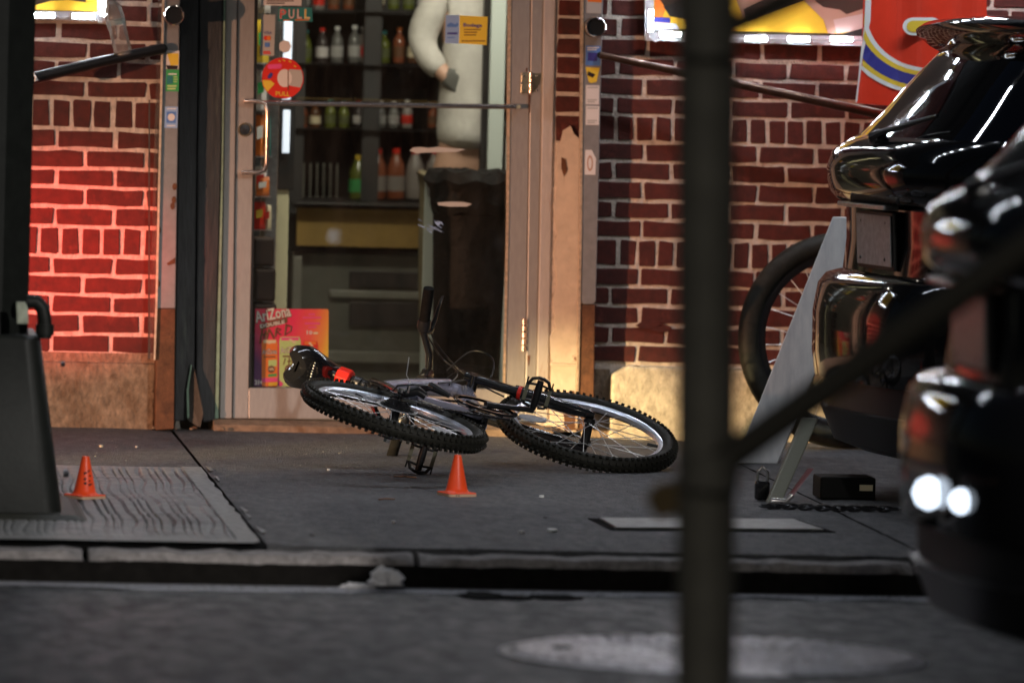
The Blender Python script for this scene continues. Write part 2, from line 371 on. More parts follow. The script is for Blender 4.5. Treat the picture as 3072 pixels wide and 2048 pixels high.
# ribbed slab: wavy combed grooves as geometry
mb = MB(); vs = []; fs = []
X0, X1 = -3.0, JX - 0.062
nx, ny = 420, 110
for j in range(ny + 1):
    y = PY0 + 0.05 + (PY1 - PY0 - 0.06) * j / ny
    wob = 0.007 * math.sin(y * 4.1) + 0.004 * math.sin(y * 9.3 + 1)
    for i in range(nx + 1):
        x = X0 + (X1 - X0) * i / nx
        ph = (x + 0.007 * math.sin(x * 61) + wob + 0.003 * math.sin(x * 23 + y * 1.5)) / 0.027
        d = abs((ph % 1) - 0.5) * 2
        dep = 0.006 * (0.75 + 0.35 * math.sin(x * 9 + y * 3))
        fade = min(1, max(0, (y - PY0 - 0.05) / 0.5)) * 0.9 + 0.1
        if y > PY1 - 0.22: fade *= max(0.1, (PY1 - y) / 0.22)
        vs.append((x, y, 0.0 - dep * fade * 1.5 * (0.5 + 0.5 * math.cos(PI * min(1, d / 0.42))) + rnd(-.0003, .0003)))
for j in range(ny):
    for i in range(nx): a = j * (nx + 1) + i; fs.append((a, a + 1, a + nx + 2, a + nx + 1))
mb.add(vs, fs).build('ribbed_slab', 'patch', sw, smooth=True)
for nm, a in (('slab_border', (JX - 0.066, JX - 0.006, PY0 - 0.01, PY1 - 0.02)), ('slab_border', (-3.0, JX - 0.022, PY0 - 0.045, PY0 + 0.045))):
    x0, x1, y0, y1 = a; b = MB(); pts = []
    m = 24; L = x1 - x0 > y1 - y0
    up_, dn_ = [], []
    for i in range(m + 1):
        t = i / m
        if L: up_.append((x0 + (x1 - x0) * t, y1, 0.004)); dn_.append((x0 + (x1 - x0) * t, y0 + rnd(-.006, .006), 0.003))
        else: up_.append((x1 + rnd(-.007, .007), y0 + (y1 - y0) * t, 0.003)); dn_.append((x0, y0 + (y1 - y0) * t, 0.0035))
    b.add(up_ + dn_, [(i, i + 1, m + 2 + i, m + 1 + i) for i in range(m)]); b.build(nm, 'patch_edge', sw)
# broken edge chips along the joint
for i in range(5):
    y = rnd(-4.1, -1.8); c = MB(); q = [(JX + rnd(0, .012) + k * 0.02, y + rnd(-.05, .05) + (0.09 if k else 0) * rnd(.3, 1), 0.006) for k in range(2)]
    x = JX + 0.013
    c.prism([(x, y, .0035), (x + rnd(.006, .022), y + rnd(.02, .06), .0028), (x + rnd(.004, .014), y + rnd(.1, .2), .0028), (x, y + rnd(.16, .22), .0028)], (0, 0, 0.0015))
    c.build('joint_chip', 'patch', sw)
# kerb stones
kb = bpy.data.objects.new('kerb', None); col.objects.link(kb); struct(kb)
joints = [-6.0, -3.9, gnd(255, 1665, -.03).x, gnd(1225, 1665, -.03).x, gnd(2680, 1680, -.03).x, 2.9, 6.0]
for a, b in zip(joints[:-1], joints[1:]):
    mb = MB(); nn = max(6, int((b - a) / 0.05)); rings = []
    dz = rnd(-.006, .006)
    for i in range(nn + 1):
        x = a + 0.009 + (b - a - 0.018) * i / nn
        y0 = KY - 0.165 + rnd(-.012, .010); y1 = KY - 0.008 - rnd(0, .012); z1 = -0.014 + dz + rnd(-.004, .004)
        e = 0.02 if i in (0, nn) else 0
        rings.append([(x, y0, -0.25), (x, y0, z1 - 0.016 - rnd(0, .006) - e), (x, y0 + 0.014, z1 - 0.003 - e), (x, y0 + 0.07, z1 + rnd(-.003, .003)), (x, y1, z1 - 0.004), (x, y1, -0.25)])
    mb.loft(rings).build('kerb_stone', 'kerb', kb, smooth=True)
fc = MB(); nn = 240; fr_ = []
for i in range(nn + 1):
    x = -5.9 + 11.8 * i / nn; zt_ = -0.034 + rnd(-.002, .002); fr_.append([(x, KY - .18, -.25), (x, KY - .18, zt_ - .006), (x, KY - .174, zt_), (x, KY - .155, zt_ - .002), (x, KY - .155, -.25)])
fc.loft(fr_).build('kerb_face_shade', M('kerb_shade', (0.010, 0.009, 0.008), 0.8, var=.4, scale=30, spec=0.08), kb)  # near-black layer paints the shade on the kerb front
MB().box((0, KY - 0.09, -0.14), (11.9, 0.13, 0.2)).build('kerb_joint', 'darkgap', kb)
# ================================================================== BRICK WALLS
def brick(x0, x1, z0, z1, parent, y=0.0):
    """one brick with an uneven outline and softened arris"""
    j = 0.0032; out = []
    nx = max(2, int((x1 - x0) / 0.04)); nz = max(2, int((z1 - z0) / 0.03))
    r = 0.004
    for i in range(nx): out.append((x0 + r + (x1 - x0 - 2 * r) * i / (nx - 1), z0 + rnd(-j, j)))
    for i in range(nz): out.append((x1 + rnd(-j, j), z0 + r + (z1 - z0 - 2 * r) * i / (nz - 1)))
    for i in range(nx): out.append((x1 - r - (x1 - x0 - 2 * r) * i / (nx - 1), z1 + rnd(-j, j)))
    for i in range(nz): out.append((x0 + rnd(-j, j), z1 - r - (z1 - z0 - 2 * r) * i / (nz - 1)))
    dy = rnd(-.002, .0015); cx, cz = (x0 + x1) / 2, (z0 + z1) / 2; s = 0.0025
    def ins(p, d): 
        return (p[0] + (d if p[0] < cx else -d), p[1] + (d if p[1] < cz else -d))
    mb = MB()
    rings = [[(p[0], y + 0.012, p[1]) for p in out], [(p[0], y + dy + 0.002, p[1]) for p in out], [(ins(p, s)[0], y + dy, ins(p, s)[1]) for p in out]]
    mb.loft(rings)
    return P(mb, 'brick', random.choice(['brick', 'brick', 'brick_b']), parent, recalc=True)
def wall(rt_, xa, xb, ys, ref, perps, rowlocks, mo=0.0135, y=0.0, rl=None):
    """courses from measured joint heights; perps(i) gives perpend X list"""
    zs = [at(ref, v, y).z for v in ys]
    for i in range(len(zs) - 1):
        zt, zb = zs[i] - mo / 2, zs[i + 1] + mo / 2
        px = [p for p in perps(i) if xa + 0.03 < p < xb - 0.03]
        e = [xa - mo / 2] + px + [xb + mo / 2]
        for a, b in zip(e[:-1], e[1:]): brick(a + mo / 2 + rnd(-.001, .001), b - mo / 2 + rnd(-.001, .001), zb + rnd(-.001, .001), zt + rnd(-.001, .001), rt_, y)
    return zs
# left wall
wl = root('brick_wall', at(200, 1295, 0), 'red brick wall panel left of the shop door with thick pale mortar', 'wall')
ysL = [-107, -49, 9, 67, 123, 181, 240, 297, 388, 448, 507, 563, 621, 680, 769, 826, 885, 942, 1001, 1061]
XL0, XL1 = -2.75, at(478, 600, 0).x
rows = [at(270, v, 0).z for v in ysL]
pX = at(166, 480, 0).x; pit = at(346, 480, 0).x - pX; rX = at(152, 340, 0).x; rpit = (at(464, 340, 0).x - rX) / 5
def perL(i):
    ym = (ysL[i] + ysL[i + 1]) / 2
    if i in (7, 13):
        return [rX + rpit * k + (0.0 if i == 7 else -0.03) for k in range(-22, 12)]
    c = i if i < 7 else i - 1
    if i > 13: c = i - 1
    sh = {True: 0.0, False: pit / 2}[(i in (3, 5, 8, 10, 12, 14, 16, 18))]
    return [pX + sh + pit * k + rnd(-.004, .004) for k in range(-8, 5)]
zL = wall(wl, XL0, XL1, ysL, 270, perL, (7, 13))
P(MB().prism([(XL0, 0.0045, zL[-1] - 0.01), (XL1 + 0.01, 0.0045, zL[-1] - 0.01), (XL1 + 0.01, 0.0045, zL[0]), (XL0, 0.0045, zL[0])], (0, 0.2, 0)), 'mortar_bed', 'mortar', wl)
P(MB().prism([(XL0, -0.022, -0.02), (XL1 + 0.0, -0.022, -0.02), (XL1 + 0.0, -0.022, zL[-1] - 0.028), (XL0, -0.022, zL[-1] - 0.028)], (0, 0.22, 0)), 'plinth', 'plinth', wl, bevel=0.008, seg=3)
P(MB().prism([(XL0, 0.002, zL[-1] - 0.030), (XL1, 0.002, zL[-1] - 0.030), (XL1, 0.002, zL[-1] + 0.004), (XL0, 0.002, zL[-1] + 0.004)], (0, 0.1, 0)), 'plinth_joint', 'plinth', wl)
# right wall
wr = root('brick_wall', at(2200, 1300, 0), 'red brick wall panel right of the shop door behind the parked car', 'wall')
ysR = [-119, -62, -4, 54, 115, 174, 232, 290, 346, 427, 485, 543, 603, 659, 717, 803, 860, 917, 976, 1034, 1092]
XR0, XR1 = at(1786, 600, 0).x, 3.1
pXr = at(1929, 520, 0).x; pitr = at(2456, 200, 0).x - at(2284, 200, 0).x; rXr = at(2303, 385, 0).x; rpr = (at(2475, 385, 0).x - at(2249, 385, 0).x) / 4
def perR(i):
    if i in (8, 14): return [rXr + rpr * k + (0 if i == 8 else 0.02) for k in range(-14, 34)]
    sh = 0.0 if i in (1, 4, 6, 9, 11, 13, 15, 17, 19, 2) else pitr / 2
    if i in (2,): sh = pitr / 3
    return [pXr + sh + pitr * k + rnd(-.004, .004) for k in range(-3, 14)]
zR = wall(wr, XR0, XR1, ysR, 1929, perR, (8, 14))
P(MB().prism([(XR0 - .02, 0.0045, -0.02), (XR1, 0.0045, -0.02), (XR1, 0.0045, zR[0]), (XR0 - .02, 0.0045, zR[0])], (0, 0.2, 0)), 'mortar_bed', 'mortar', wr)
xp = at(1832, 1200, -0.05).x
pl = MB().prism([(xp, -0.05, -0.02), (XR1, -0.05, -0.02), (XR1, -0.05, zR[-1] - 0.03), (xp + 0.06, -0.05, zR[-1] - 0.004), (xp, -0.05, zR[-1] - 0.035)], (0, 0.054, 0))
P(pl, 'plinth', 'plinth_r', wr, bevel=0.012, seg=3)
P(MB().prism([(XR0, -0.005, -0.02), (xp, -0.005, -0.02), (xp, -0.005, zR[-1] - 0.02), (XR0, -0.005, zR[-1] - 0.02)], (0, 0.009, 0)), 'plinth_return', 'plinth', wr)
sm = MB()
for q in ((1950, 915, 45, 26), (1985, 925, 40, 22)):
    c = [at(q[0] + q[2] * math.cos(a * PI / 9) * rnd(.7, 1.1), q[1] + q[3] * .5 * math.sin(a * PI / 9) * rnd(.7, 1.1) + 60, -0.004) for a in range(18)]
    sm.prism(c, (0, 0.006, 0))
P(sm, 'mortar_smear', 'brick_b', wr)
# narrow brick strip right of the door, lower half skimmed with peeling paint
ws = root('brick_pier', at(1700, 1295, 0), 'narrow brick pier beside the door, peeling cream paint on its lower part', 'wall')
ysS = [-120, -62, -4, 53, 112, 168, 228, 284, 342, 430]
def perS(i): return [at(1727, 0, 0.02).x] if i in (2, 0) else ([at(1718, 400, 0.02).x] if i == 8 else [])
zS = wall(ws, at(1671, 200, 0.02).x, at(1746, 200, 0.02).x, ysS, 1715, perS, (), y=0.02)
P(MB().pix([(1655, -150), (1765, -150), (1748, 1295), (1620, 1295)], 0.026, 0.2), 'mortar_bed', 'mortar', ws)
sk = [(1670, 430), (1682, 428), (1690, 392), (1712, 378), (1722, 402), (1742, 420), (1736, 800), (1728, 1295), (1648, 1295), (1655, 1100), (1650, 1010), (1668, 985), (1660, 900), (1672, 850), (1662, 760), (1673, 700), (1660, 620), (1672, 560)]
P(MB().pix(sk, 0.006, 0.019), 'paint_skin', 'peel', ws)
P(MB().pix([(1652, 1088), (1735, 1092), (1733, 1100), (1652, 1096)], -0.012, 0.02), 'paint_lip', 'peel', ws, bevel=0.003)
P(MB().pix([(1688, 1180), (1722, 1172), (1730, 1290), (1694, 1292)], 0.003, 0.004), 'rust_patch', 'rust', ws)
P(MB().pix([(1684, 472), (1697, 478), (1702, 510), (1692, 530), (1684, 505)], 0.003, 0.004), 'rust_patch', 'rust', ws)
# wall above the frame
hi = root('shop_fascia', (0, 0.1, 2.3), 'dark shop fascia above the door and signs', 'fascia')
P(MB().box((-0.2, 0.12, 2.95), (7.0, 0.3, 1.2)), 'board', 'blackboard', hi)
for x0, x1, z0 in ((XL0, at(520, 0, 0).x, zL[0] + 0.002), (at(1680, 0, 0).x, XR1, zR[0] + 0.002)):
    P(MB().box(((x0 + x1) / 2, 0.10, (z0 + 2.35) / 2), (x1 - x0, 0.18, 2.35 - z0)), 'upper_wall', 'brick_b', hi)
for x in (-2.5, -1.2, 0.1, 1.4, 2.7):
    P(MB().box((x, -0.75, 3.42), (0.03, 1.5, 0.03)), 'bracket', 'satinblack', hi)
P(MB().box((0, -1.5, 3.42), (5.4, 0.2, 0.1)), 'lamp_housing', 'satinblack', hi)
# ================================================================== GATE TRACKS (steel channels either side of the door)
def sticker(parent, poly, Y, mat, name='sticker', th=0.0012):
    return P(MB().pix(poly, Y, th), name, mat, parent)
def bars(part, x0, x1, ys, h, Y, mat, name='print_line'):
    for y, f in ys:
        sub(pxflat([(x0, y), (x0 + (x1 - x0) * f, y), (x0 + (x1 - x0) * f, y + h), (x0, y + h)], Y), name, mat, part)
tl = root('gate_track', at(500, 1290, -0.05), 'left steel gate track with stickers, rusty foot, beside black boards', 'gate track')
P(MB().pix([(496, -120), (541, -120), (526, 925), (470, 925)], -0.10, 0.098), 'channel', 'track', tl, bevel=0.003)
P(MB().pix([(470, 926), (526, 926), (522, 1286), (466, 1290)], -0.099, 0.097), 'rusty_foot', 'rust', tl, bevel=0.003)
P(MB().pix([(490, -120), (496, -120), (472, 925), (466, 1080), (461, 1080), (466, 920)], -0.112, 0.012), 'bright_lip', 'brightedge', tl)
P(MB().pix([(515, 780), (526, 772), (526, 790), (505, 796), (500, 790)], -0.103, 0.002), 'rust_patch', 'rust', tl)
for q in ((524, 560), (522, 600), (518, 618), (474, 850), (476, 690)):
    P(MB().pix(circ_px(q[0], q[1], 7, 0, 9, ry=11), -0.103, 0.002), 'rust_patch', 'rust', tl)
s1 = sticker(tl, [(500, 152), (538, 153), (536, 208), (498, 207)], -0.1015, 'paperwhite')
sub(pxflat([(501, 160), (536, 161), (535, 196), (512, 197)], -0.1022), 'print', 'yellow_s', s1); sub(pxflat([(498, 196), (534, 198), (532, 208), (502, 208)], -0.1023), 'print', 'ink', s1)
s2 = sticker(tl, [(499, 209), (537, 210), (536, 275), (497, 274)], -0.1014, 'green_s')
sub(pxflat([(501, 228), (518, 228), (518, 252), (500, 252)], -0.1021), 'print', 'teal_s', s2); bars(s2, 505, 533, ((221, .9),), 4, -0.1021, 'white'); bars(s2, 521, 533, ((230, .9), (237, 1), (244, .8)), 3, -0.1021, 'lime_s'); bars(s2, 502, 533, ((256, .9), (264, .8)), 5, -0.1021, 'lime_s')
s3 = sticker(tl, [(495, 320), (534, 321), (532, 385), (493, 384)], -0.1014, 'lightblue_s')
sub(pxflat([(500, 335), (528, 336), (527, 370), (499, 369)], -0.1021), 'print', 'blue_s', s3); sub(pxflat(circ_px(514, 352, 11, 0, 16), -0.1026), 'print', 'paperwhite', s3); bars(s3, 500, 528, ((325, 1), (376, .9)), 3, -0.1021, 'white')
# clear plastic sheet edge standing by the track
ps = root('plastic_sheet', at(465, 1080, -0.03), 'clear plastic strip standing against the brick beside the left track', 'plastic sheet')
P(MB().pix([(478, -120), (492, -120), (462, 1075), (446, 1075)], -0.055, 0.004), 'sheet', 'polysheet', ps)
P(MB().pix([(446, 300), (450, 300), (450, 1075), (444, 1075)], -0.03, 0.003), 'sheet_edge', 'flap', ps)
tr = root('gate_track', at(1765, 1290, -0.05), 'right steel gate track with small stickers and rusty foot beside brick wall', 'gate track')
P(MB().pix([(1752, -120), (1812, -120), (1788, 905), (1780, 913), (1750, 913), (1744, 905)], -0.10, 0.098), 'channel', 'track', tr, bevel=0.003)
P(MB().pix([(1744, 914), (1786, 914), (1780, 1290), (1734, 1290)], -0.098, 0.096), 'rusty_foot', 'rust', tr, bevel=0.003)
P(MB().pix([(1745, -120), (1752, -120), (1746, 700), (1738, 1100), (1733, 1285), (1728, 1285), (1738, 700)], -0.104, 0.02), 'bright_lip', 'brightedge', tr)  # lip painted pale where the track edge catches light from the left
s = sticker(tr, [(1762, -40), (1806, -40), (1804, 42), (1760, 40)], -0.1014, 'grey_s'); sub(pxflat([(1763, -30), (1805, -30), (1805, 8), (1763, 6)], -0.1021), 'print', 'orange_s', s)
s = sticker(tr, [(1758, 137), (1802, 139), (1800, 198), (1756, 196)], -0.1014, 'blue_s'); bars(s, 1762, 1797, ((142, 1), (148, .8)), 3, -0.1021, 'white'); sub(pxflat([(1764, 158), (1792, 159), (1791, 184), (1763, 183)], -0.1021), 'print', 'navy_s', s)
s = sticker(tr, [(1757, 202), (1799, 204), (1790, 246), (1774, 250), (1766, 246)], -0.1014, 'yellow_s'); sub(pxflat([(1764, 214), (1786, 224), (1778, 234), (1762, 226)], -0.1021), 'print', 'ink', s)
for y in (256, 318):
    s = sticker(tr, [(1758, y), (1798, y + 1), (1797, y + 58), (1757, y + 57)], -0.1014, 'paperwhite'); bars(s, 1762, 1794, ((y + 5, 1), (y + 42, .9), (y + 48, .7)), 4, -0.1021, 'grey_s')
s = sticker(tr, [(1756, 450), (1775, 450), (1788, 475), (1786, 525), (1754, 524)], -0.1014, 'paperwhite'); sub(pxflat(circ_px(1770, 490, 9, 0, 14, ry=24), -0.1021), 'print', 'skin_s', s); sub(pxflat(circ_px(1770, 490, 5, 0, 14, ry=17), -0.1024), 'print', 'paperwhite', s)
# round chrome-rimmed pipe ends on the tracks
for nm, px, py, r, lab in (('pipe_end', 522, 46, 30, 'chrome-rimmed round pipe end above the left gate track'), ('pipe_end', 1788, 82, 31, 'chrome-rimmed round pipe end above the right gate track')):
    c = at(px, py, -0.17); s_ = r / 870
    o = root(nm, c + Vector((0, 0.07, 0)), lab, 'pipe', 'pipe ends on the tracks')
    Rm = Matrix.Rotation(rad(90), 3, 'X')
    P(MB().lathe([(s_ * .98, 0.0), (s_ * .98, -0.075)], 28, c, Rm), 'barrel', 'satinblack', o, smooth=True)
    P(MB().lathe([(s_ * .78, -0.004), (s_ * .80, 0.006), (s_ * .9, 0.010), (s_ * 1.0, 0.006), (s_ * 1.02, -0.006)], 28, c, Rm, cap=False), 'rim', 'chrome', o, smooth=True)
    P(MB().lathe([(0.001, 0.001), (s_ * .8, 0.001)], 28, c, Rm, cap=False), 'core', 'satinblack', o)
# slanting bars
b = root('slanting_bar', at(490, 160, -0.08), 'black round bar slanting down from the left gate track, bottle on it', 'bar')
P(MB().tube([at(489, 146, -0.13), at(300, 186, -0.19), at(80, 240, -0.27)], [0.0175, 0.019, 0.0205], 16), 'bar', 'satinblack', b, smooth=True)
P(MB().tube([at(489, 146, -0.13), at(489, 146, -0.0)], 0.016, 12), 'bracket', 'satinblack', b, smooth=True)
P(MB().tube([at(100, 222, -0.285), at(108, 235, -0.30), at(104, 242, -0.30), at(112, 240, -.29)], 0.004, 6), 'hook', 'white', b)
b = root('slanting_bar', at(1810, 172, -0.08), 'brown steel bar slanting down to the right across the right brick wall', 'bar')
P(MB().tube([at(1800, 166, -0.12), at(2200, 250, -0.16), at(2700, 355, -0.20)], [0.012, 0.015, 0.017], 14), 'bar', M('bronze', (0.09, 0.05, 0.035), 0.3, 0.75, var=0.3, scale=30), b, smooth=True)
P(MB().tube([at(1800, 166, -0.12), at(1799, 166, -0.0)], 0.011, 10), 'bracket', 'satinblack', b, smooth=True)
# ================================================================== BLACK BOARDS left of the door
bb = root('dark_boards', at(590, 1290, 0), 'two black vertical boards between left track and door, torn at the foot', 'boards')
P(MB().pix([(541, -120), (600, -120), (590, 500), (584, 1100), (560, 1262), (522, 1262), (528, 900)], 0.015, 0.1), 'board', 'blackboard', bb, bevel=0.004)
P(MB().pix([(602, -120), (673, -120), (664, 500), (650, 1000), (645, 1262), (608, 1268), (588, 1130), (592, 500)], 0.003, 0.1), 'board', 'blackboard', bb, bevel=0.006)
P(MB().pix([(673, -120), (678, -120), (668, 600), (655, 1255), (645, 1255), (651, 1000), (665, 500)], 0.0, 0.08), 'green_edge', 'greenpaint', bb)
P(MB().prism([at(575, 1095, -0.004), at(584, 1110, -0.03), at(610, 1240, -0.06), at(600, 1284, -0.05), at(565, 1262, -0.02), at(562, 1180, -0.006)], (0.002, 0.008, 0)), 'torn_flap', 'flap', bb, bevel=0.002)
P(MB().prism([at(573, 1092, -0.006), at(577, 1098, -0.006), at(566, 1170, -0.01), at(568, 1250, -0.022), at(562, 1255, -0.02), at(560, 1170, -0.008)], (0.0, 0.005, 0)), 'torn_edge', 'greenpaint', bb)
# ================================================================== DOOR
DY = 0.035
fr = root('door_frame', at(1100, 1290, 0.05), 'worn metal door frame around the glass shop door', 'door frame')
P(MB().pix([(678, -560), (713, -560), (712, 0), (703, 650), (696, 1255), (659, 1255), (669, 650), (677, 0)], DY - 0.012, 0.12), 'jamb', 'alu', fr, bevel=0.003)
P(MB().pix([(1594, -560), (1634, -560), (1631, 0), (1612, 1000), (1606, 1262), (1574, 1262), (1580, 1000), (1594, 0)], DY - 0.006, 0.12), 'jamb', 'alu', fr, bevel=0.003)
P(MB().pix([(1635, -560), (1669, -560), (1668, 0), (1654, 650), (1643, 1262), (1608, 1262), (1618, 800), (1632, 0)], DY - 0.018, 0.12), 'outer_jamb', 'jamb', fr, bevel=0.004)
P(MB().pix([(678, -640), (1669, -640), (1669, -565), (678, -565)], DY - 0.012, 0.12), 'head', 'alu', fr)
sp = [at(640, 1256, -0.03), at(1660, 1264, -0.03)]
P(MB().prism([(sp[0].x, -0.05, -0.02), (sp[0].x, -0.05, 0.022), (sp[0].x, 0.0, 0.036), (sp[0].x, 0.2, 0.036), (sp[0].x, 0.2, -0.02)], (sp[1].x - sp[0].x, 0, 0)), 'sill', 'sill', fr, bevel=0.004)
for i in range(26):
    x = rnd(sp[0].x - 0.35, sp[1].x); q = Vector((x, -0.055 - rnd(0, .03), 0.004)); r = rnd(.005, .012)
    if i < 12:
        P(MB().lathe([(r * .4, 0), (r, r * .3), (r * .7, r * .9), (r * .1, r)], 6, q, Matrix.Rotation(rnd(0, 3), 3, 'Z')), 'rubble', random.choice(['plinth', 'sill', 'rust']), fr)
dr = root('shop_door', at(1120, 1258, DY), 'glass shop door with metal frame, push bar, pull handle and stickers', 'door')
P(MB().pix([(714, -555), (770, -555), (768, 0), (757, 650), (745, 1255), (698, 1255), (704, 650), (713, 0)], DY, 0.045), 'stile', 'alu', dr, bevel=0.003)
P(MB().pix([(1536, -555), (1592, -555), (1592, 0), (1578, 1000), (1572, 1262), (1514, 1262), (1526, 650), (1534, 0)], DY, 0.045), 'stile', 'alu', dr, bevel=0.003)
P(MB().pix([(746, 1163), (1517, 1167), (1514, 1262), (745, 1255)], DY + 0.001, 0.043), 'bottom_rail', 'alu', dr, bevel=0.003)
P(MB().pix([(770, -555), (1536, -555), (1536, -480), (770, -480)], DY + 0.001, 0.043), 'top_rail', 'alu', dr, bevel=0.003)
P(MB().pix([(1526, -480), (1534, -480), (1534, 0), (1527, 650), (1516, 1166), (1509, 1166), (1519, 650)], DY - 0.004, 0.008), 'glazing_bead', 'brightedge', dr)
P(MB().pix([(768, -480), (774, -480), (774, 0), (763, 650), (752, 1163), (745, 1163), (757, 650)], DY - 0.003, 0.01), 'glazing_bead', 'blackplastic', dr)
gl = P(MB().flat([at(772, -480, DY + .02), at(1530, -480, DY + .02), at(1512, 1165, DY + .02), at(748, 1163, DY + .02)]), 'glass_pane', 'doorglass', dr)
P(MB().tube([at(790, 309, DY - .03), at(1545, 321, DY - .03)], 0.0085, 14), 'push_bar', 'copperbar', dr, smooth=True)
P(MB().tube([at(1556, 321, DY - .03), at(1557, 321, DY + .002)], 0.007, 12), 'bar_bolt', 'brass', dr, smooth=True)
hp = [at(736, 304, DY + .0), at(736, 304, DY - .05), at(772, 304, DY - .062), at(795, 310, DY - .066), at(803, 335, DY - .066), at(800, 490, DY - .066), at(792, 512, DY - .066), at(770, 518, DY - .062), at(728, 518, DY - .05), at(728, 518, DY)]
P(MB().tube(hp, 0.0078, 14), 'pull_handle', 'copperbar', dr, smooth=True)
c = at(735, 389, DY); Rm = Matrix.Rotation(rad(90), 3, 'X')
lk = P(MB().lathe([(0.0235, -.001), (0.0235, .006), (0.020, .010), (0.018, .006)], 24, c, Rm, cap=False), 'lock_collar', 'brass', dr, smooth=True)
sub(MB().lathe([(0.001, .007), (0.018, .006)], 24, c, Rm, cap=False), 'lock_core', 'darksteel', lk)
hg = P(MB().pix([(1564, 218), (1627, 219), (1626, 281), (1562, 280)], DY - 0.006, 0.005), 'hinge', 'brass', dr, bevel=0.002)
for k in range(4): sub(MB().tube([at(1592 - k * .3, 219 + 16 * k, DY - .008), at(1592 - k * .3, 232 + 16 * k, DY - .008)], 0.006, 10), 'knuckle', 'copperbar', hg, smooth=True)
for px, py in ((1571, 229), (1571, 272), (1565, 250), (1609, 228), (1609, 272)): sub(MB().lathe([(0.004, 0), (0.003, .003), (0.0005, .004)], 8, at(px, py, DY - .006), Rm), 'screw', 'chrome', hg, smooth=True)
hg = P(MB().pix([(1566, 955), (1596, 957), (1596, 1056), (1564, 1054)], DY - 0.004, 0.003), 'hinge', 'blackplastic', dr)
for k in range(5): sub(MB().tube([at(1573 - k * .5, 957 + 20 * k, DY - .010), at(1573 - k * .5, 973 + 20 * k, DY - .010)], 0.0085, 12), 'knuckle', 'copperbar', hg, smooth=True)
for q in ((1588, 285, 4, 55), (1586, 1066, 5, 30), (1580, 205, 3, 14)):
    P(pxflat([(q[0] - q[2], q[1]), (q[0] + q[2], q[1]), (q[0] + 1, q[1] + q[3]), (q[0] - 1, q[1] + q[3])], DY - 0.0075), 'rust_streak', 'rust', dr)
# ---- stickers and print on the glass (front side)
GY = DY + 0.017
st_ = sticker(dr, [(836, 22), (936, 24), (938, 66), (834, 64)], GY, 'teal_s')
for ch, x, wv, m_ in (('P', 840, 20, 'red_s'), ('U', 866, 18, 'white'), ('L', 892, 15, 'white'), ('L', 914, 17, 'yellow_s')):
    sub(text_px(ch, x - 1, 57, wv, 29, GY - 0.0012, bold=0.03), 'lettering_outline', 'white' if m_ != 'white' else 'red_s', st_)
    sub(text_px(ch, x, 56, wv - 2, 27, GY - 0.0022), 'lettering', m_, st_)
bars(st_, 850, 928, ((60, .25), ), 3, GY - 0.0012, 'orange_s'); bars(st_, 885, 928, ((59, 1),), 3, GY - 0.0012, 'orange_s')
st_ = sticker(dr, circ_px(848, 235, 63, 0, 40, ry=62), GY, 'red_s', 'round_sticker')
sub(pxflat([(848 + 60 * math.cos(a), 235 - 60 * math.sin(a)) for a in np.linspace(rad(-28), rad(24), 12)] + [(868, 208), (858, 236), (870, 258)], GY - .0012), 'print', 'grey_s', st_)
sub(pxflat(circ_px(854, 235, 22, 0, 24, ry=27), GY - .0018), 'print', 'paperwhite', st_)
sub(pxflat([(848 + 61 * math.cos(a), 235 - 61 * math.sin(a)) for a in np.linspace(rad(185), rad(222), 9)] + [(814, 263), (824, 252), (812, 242)], GY - .0012), 'print', 'yellow_s', st_)
sub(pxflat([(803, 228), (812, 218), (820, 222), (812, 236), (804, 236)], GY - .0014), 'print', 'navy_s', st_)
sub(pxflat([(802, 200), (806, 194), (844, 192), (846, 198), (842, 206), (806, 208)], GY - .0012), 'print', 'pink_s', st_)
sub(pxflat([(863, 212), (866, 212), (866, 270), (863, 270)], GY - .0022), 'print', 'brown_s', st_)
sub(text_px('PULL', 827, 288, 42, 13, GY - .0018, bold=0.02), 'lettering', 'yellow_s', st_)
for q in ((848, 178, 8), (866, 182, 8), (882, 196, 7), (836, 180, 6)): sub(pxflat([(q[0], q[1]), (q[0] + q[2], q[1] + 4), (q[0] + q[2] - 1, q[1] + 7), (q[0] - 1, q[1] + 3)], GY - .0014), 'print', 'yellow_s', st_)
st_ = sticker(dr, [(784, 44), (826, 45), (822, 168), (780, 167)], GY, 'grey_s', 'card_sticker')
sub(text_px('VISA', 790, 103, 26, 9, GY - .0012), 'lettering', 'navy_s', st_)
sub(pxflat(circ_px(798, 115, 7, 0, 16), GY - .0012), 'print', 'red_s', st_); sub(pxflat(circ_px(806, 115, 7, 0, 16), GY - .0016), 'print', 'orange_s', st_)
sub(pxflat([(794, 128), (809, 128), (809, 142), (794, 142)], GY - .0012), 'print', 'blue_s', st_)
bars(st_, 790, 815, ((154, .8), (159, .9)), 4, GY - .0012, 'red_s')
st_ = sticker(dr, [(784, -40), (905, -40), (904, 18), (783, 17)], GY, 'paperwhite', 'paper_notice'); bars(st_, 800, 890, ((2, .9), (9, .6)), 3, GY - .0012, 'ink')
sticker(dr, circ_px(855, 140, 19, 0, 7, ry=20), GY, 'paperwhite', 'blank_sticker')
st_ = sticker(dr, [(1379, 47), (1463, 51), (1460, 136), (1377, 131)], GY, 'yellow_s', 'yellow_sticker')
sub(text_px('Bodega', 1390, 84, 56, 14, GY - .0012, bold=0.02), 'lettering', 'navy_s', st_)
bars(st_, 1392, 1448, ((88, .9), (96, .7), (104, .65)), 3, GY - .0012, 'brown_s'); bars(st_, 1384, 1455, ((122, 1),), 3, GY - .0012, 'brown_s')
st_ = sticker(dr, [(1338, 46), (1378, 46), (1376, 132), (1335, 130)], GY, 'lightblue_s', 'blue_sticker')
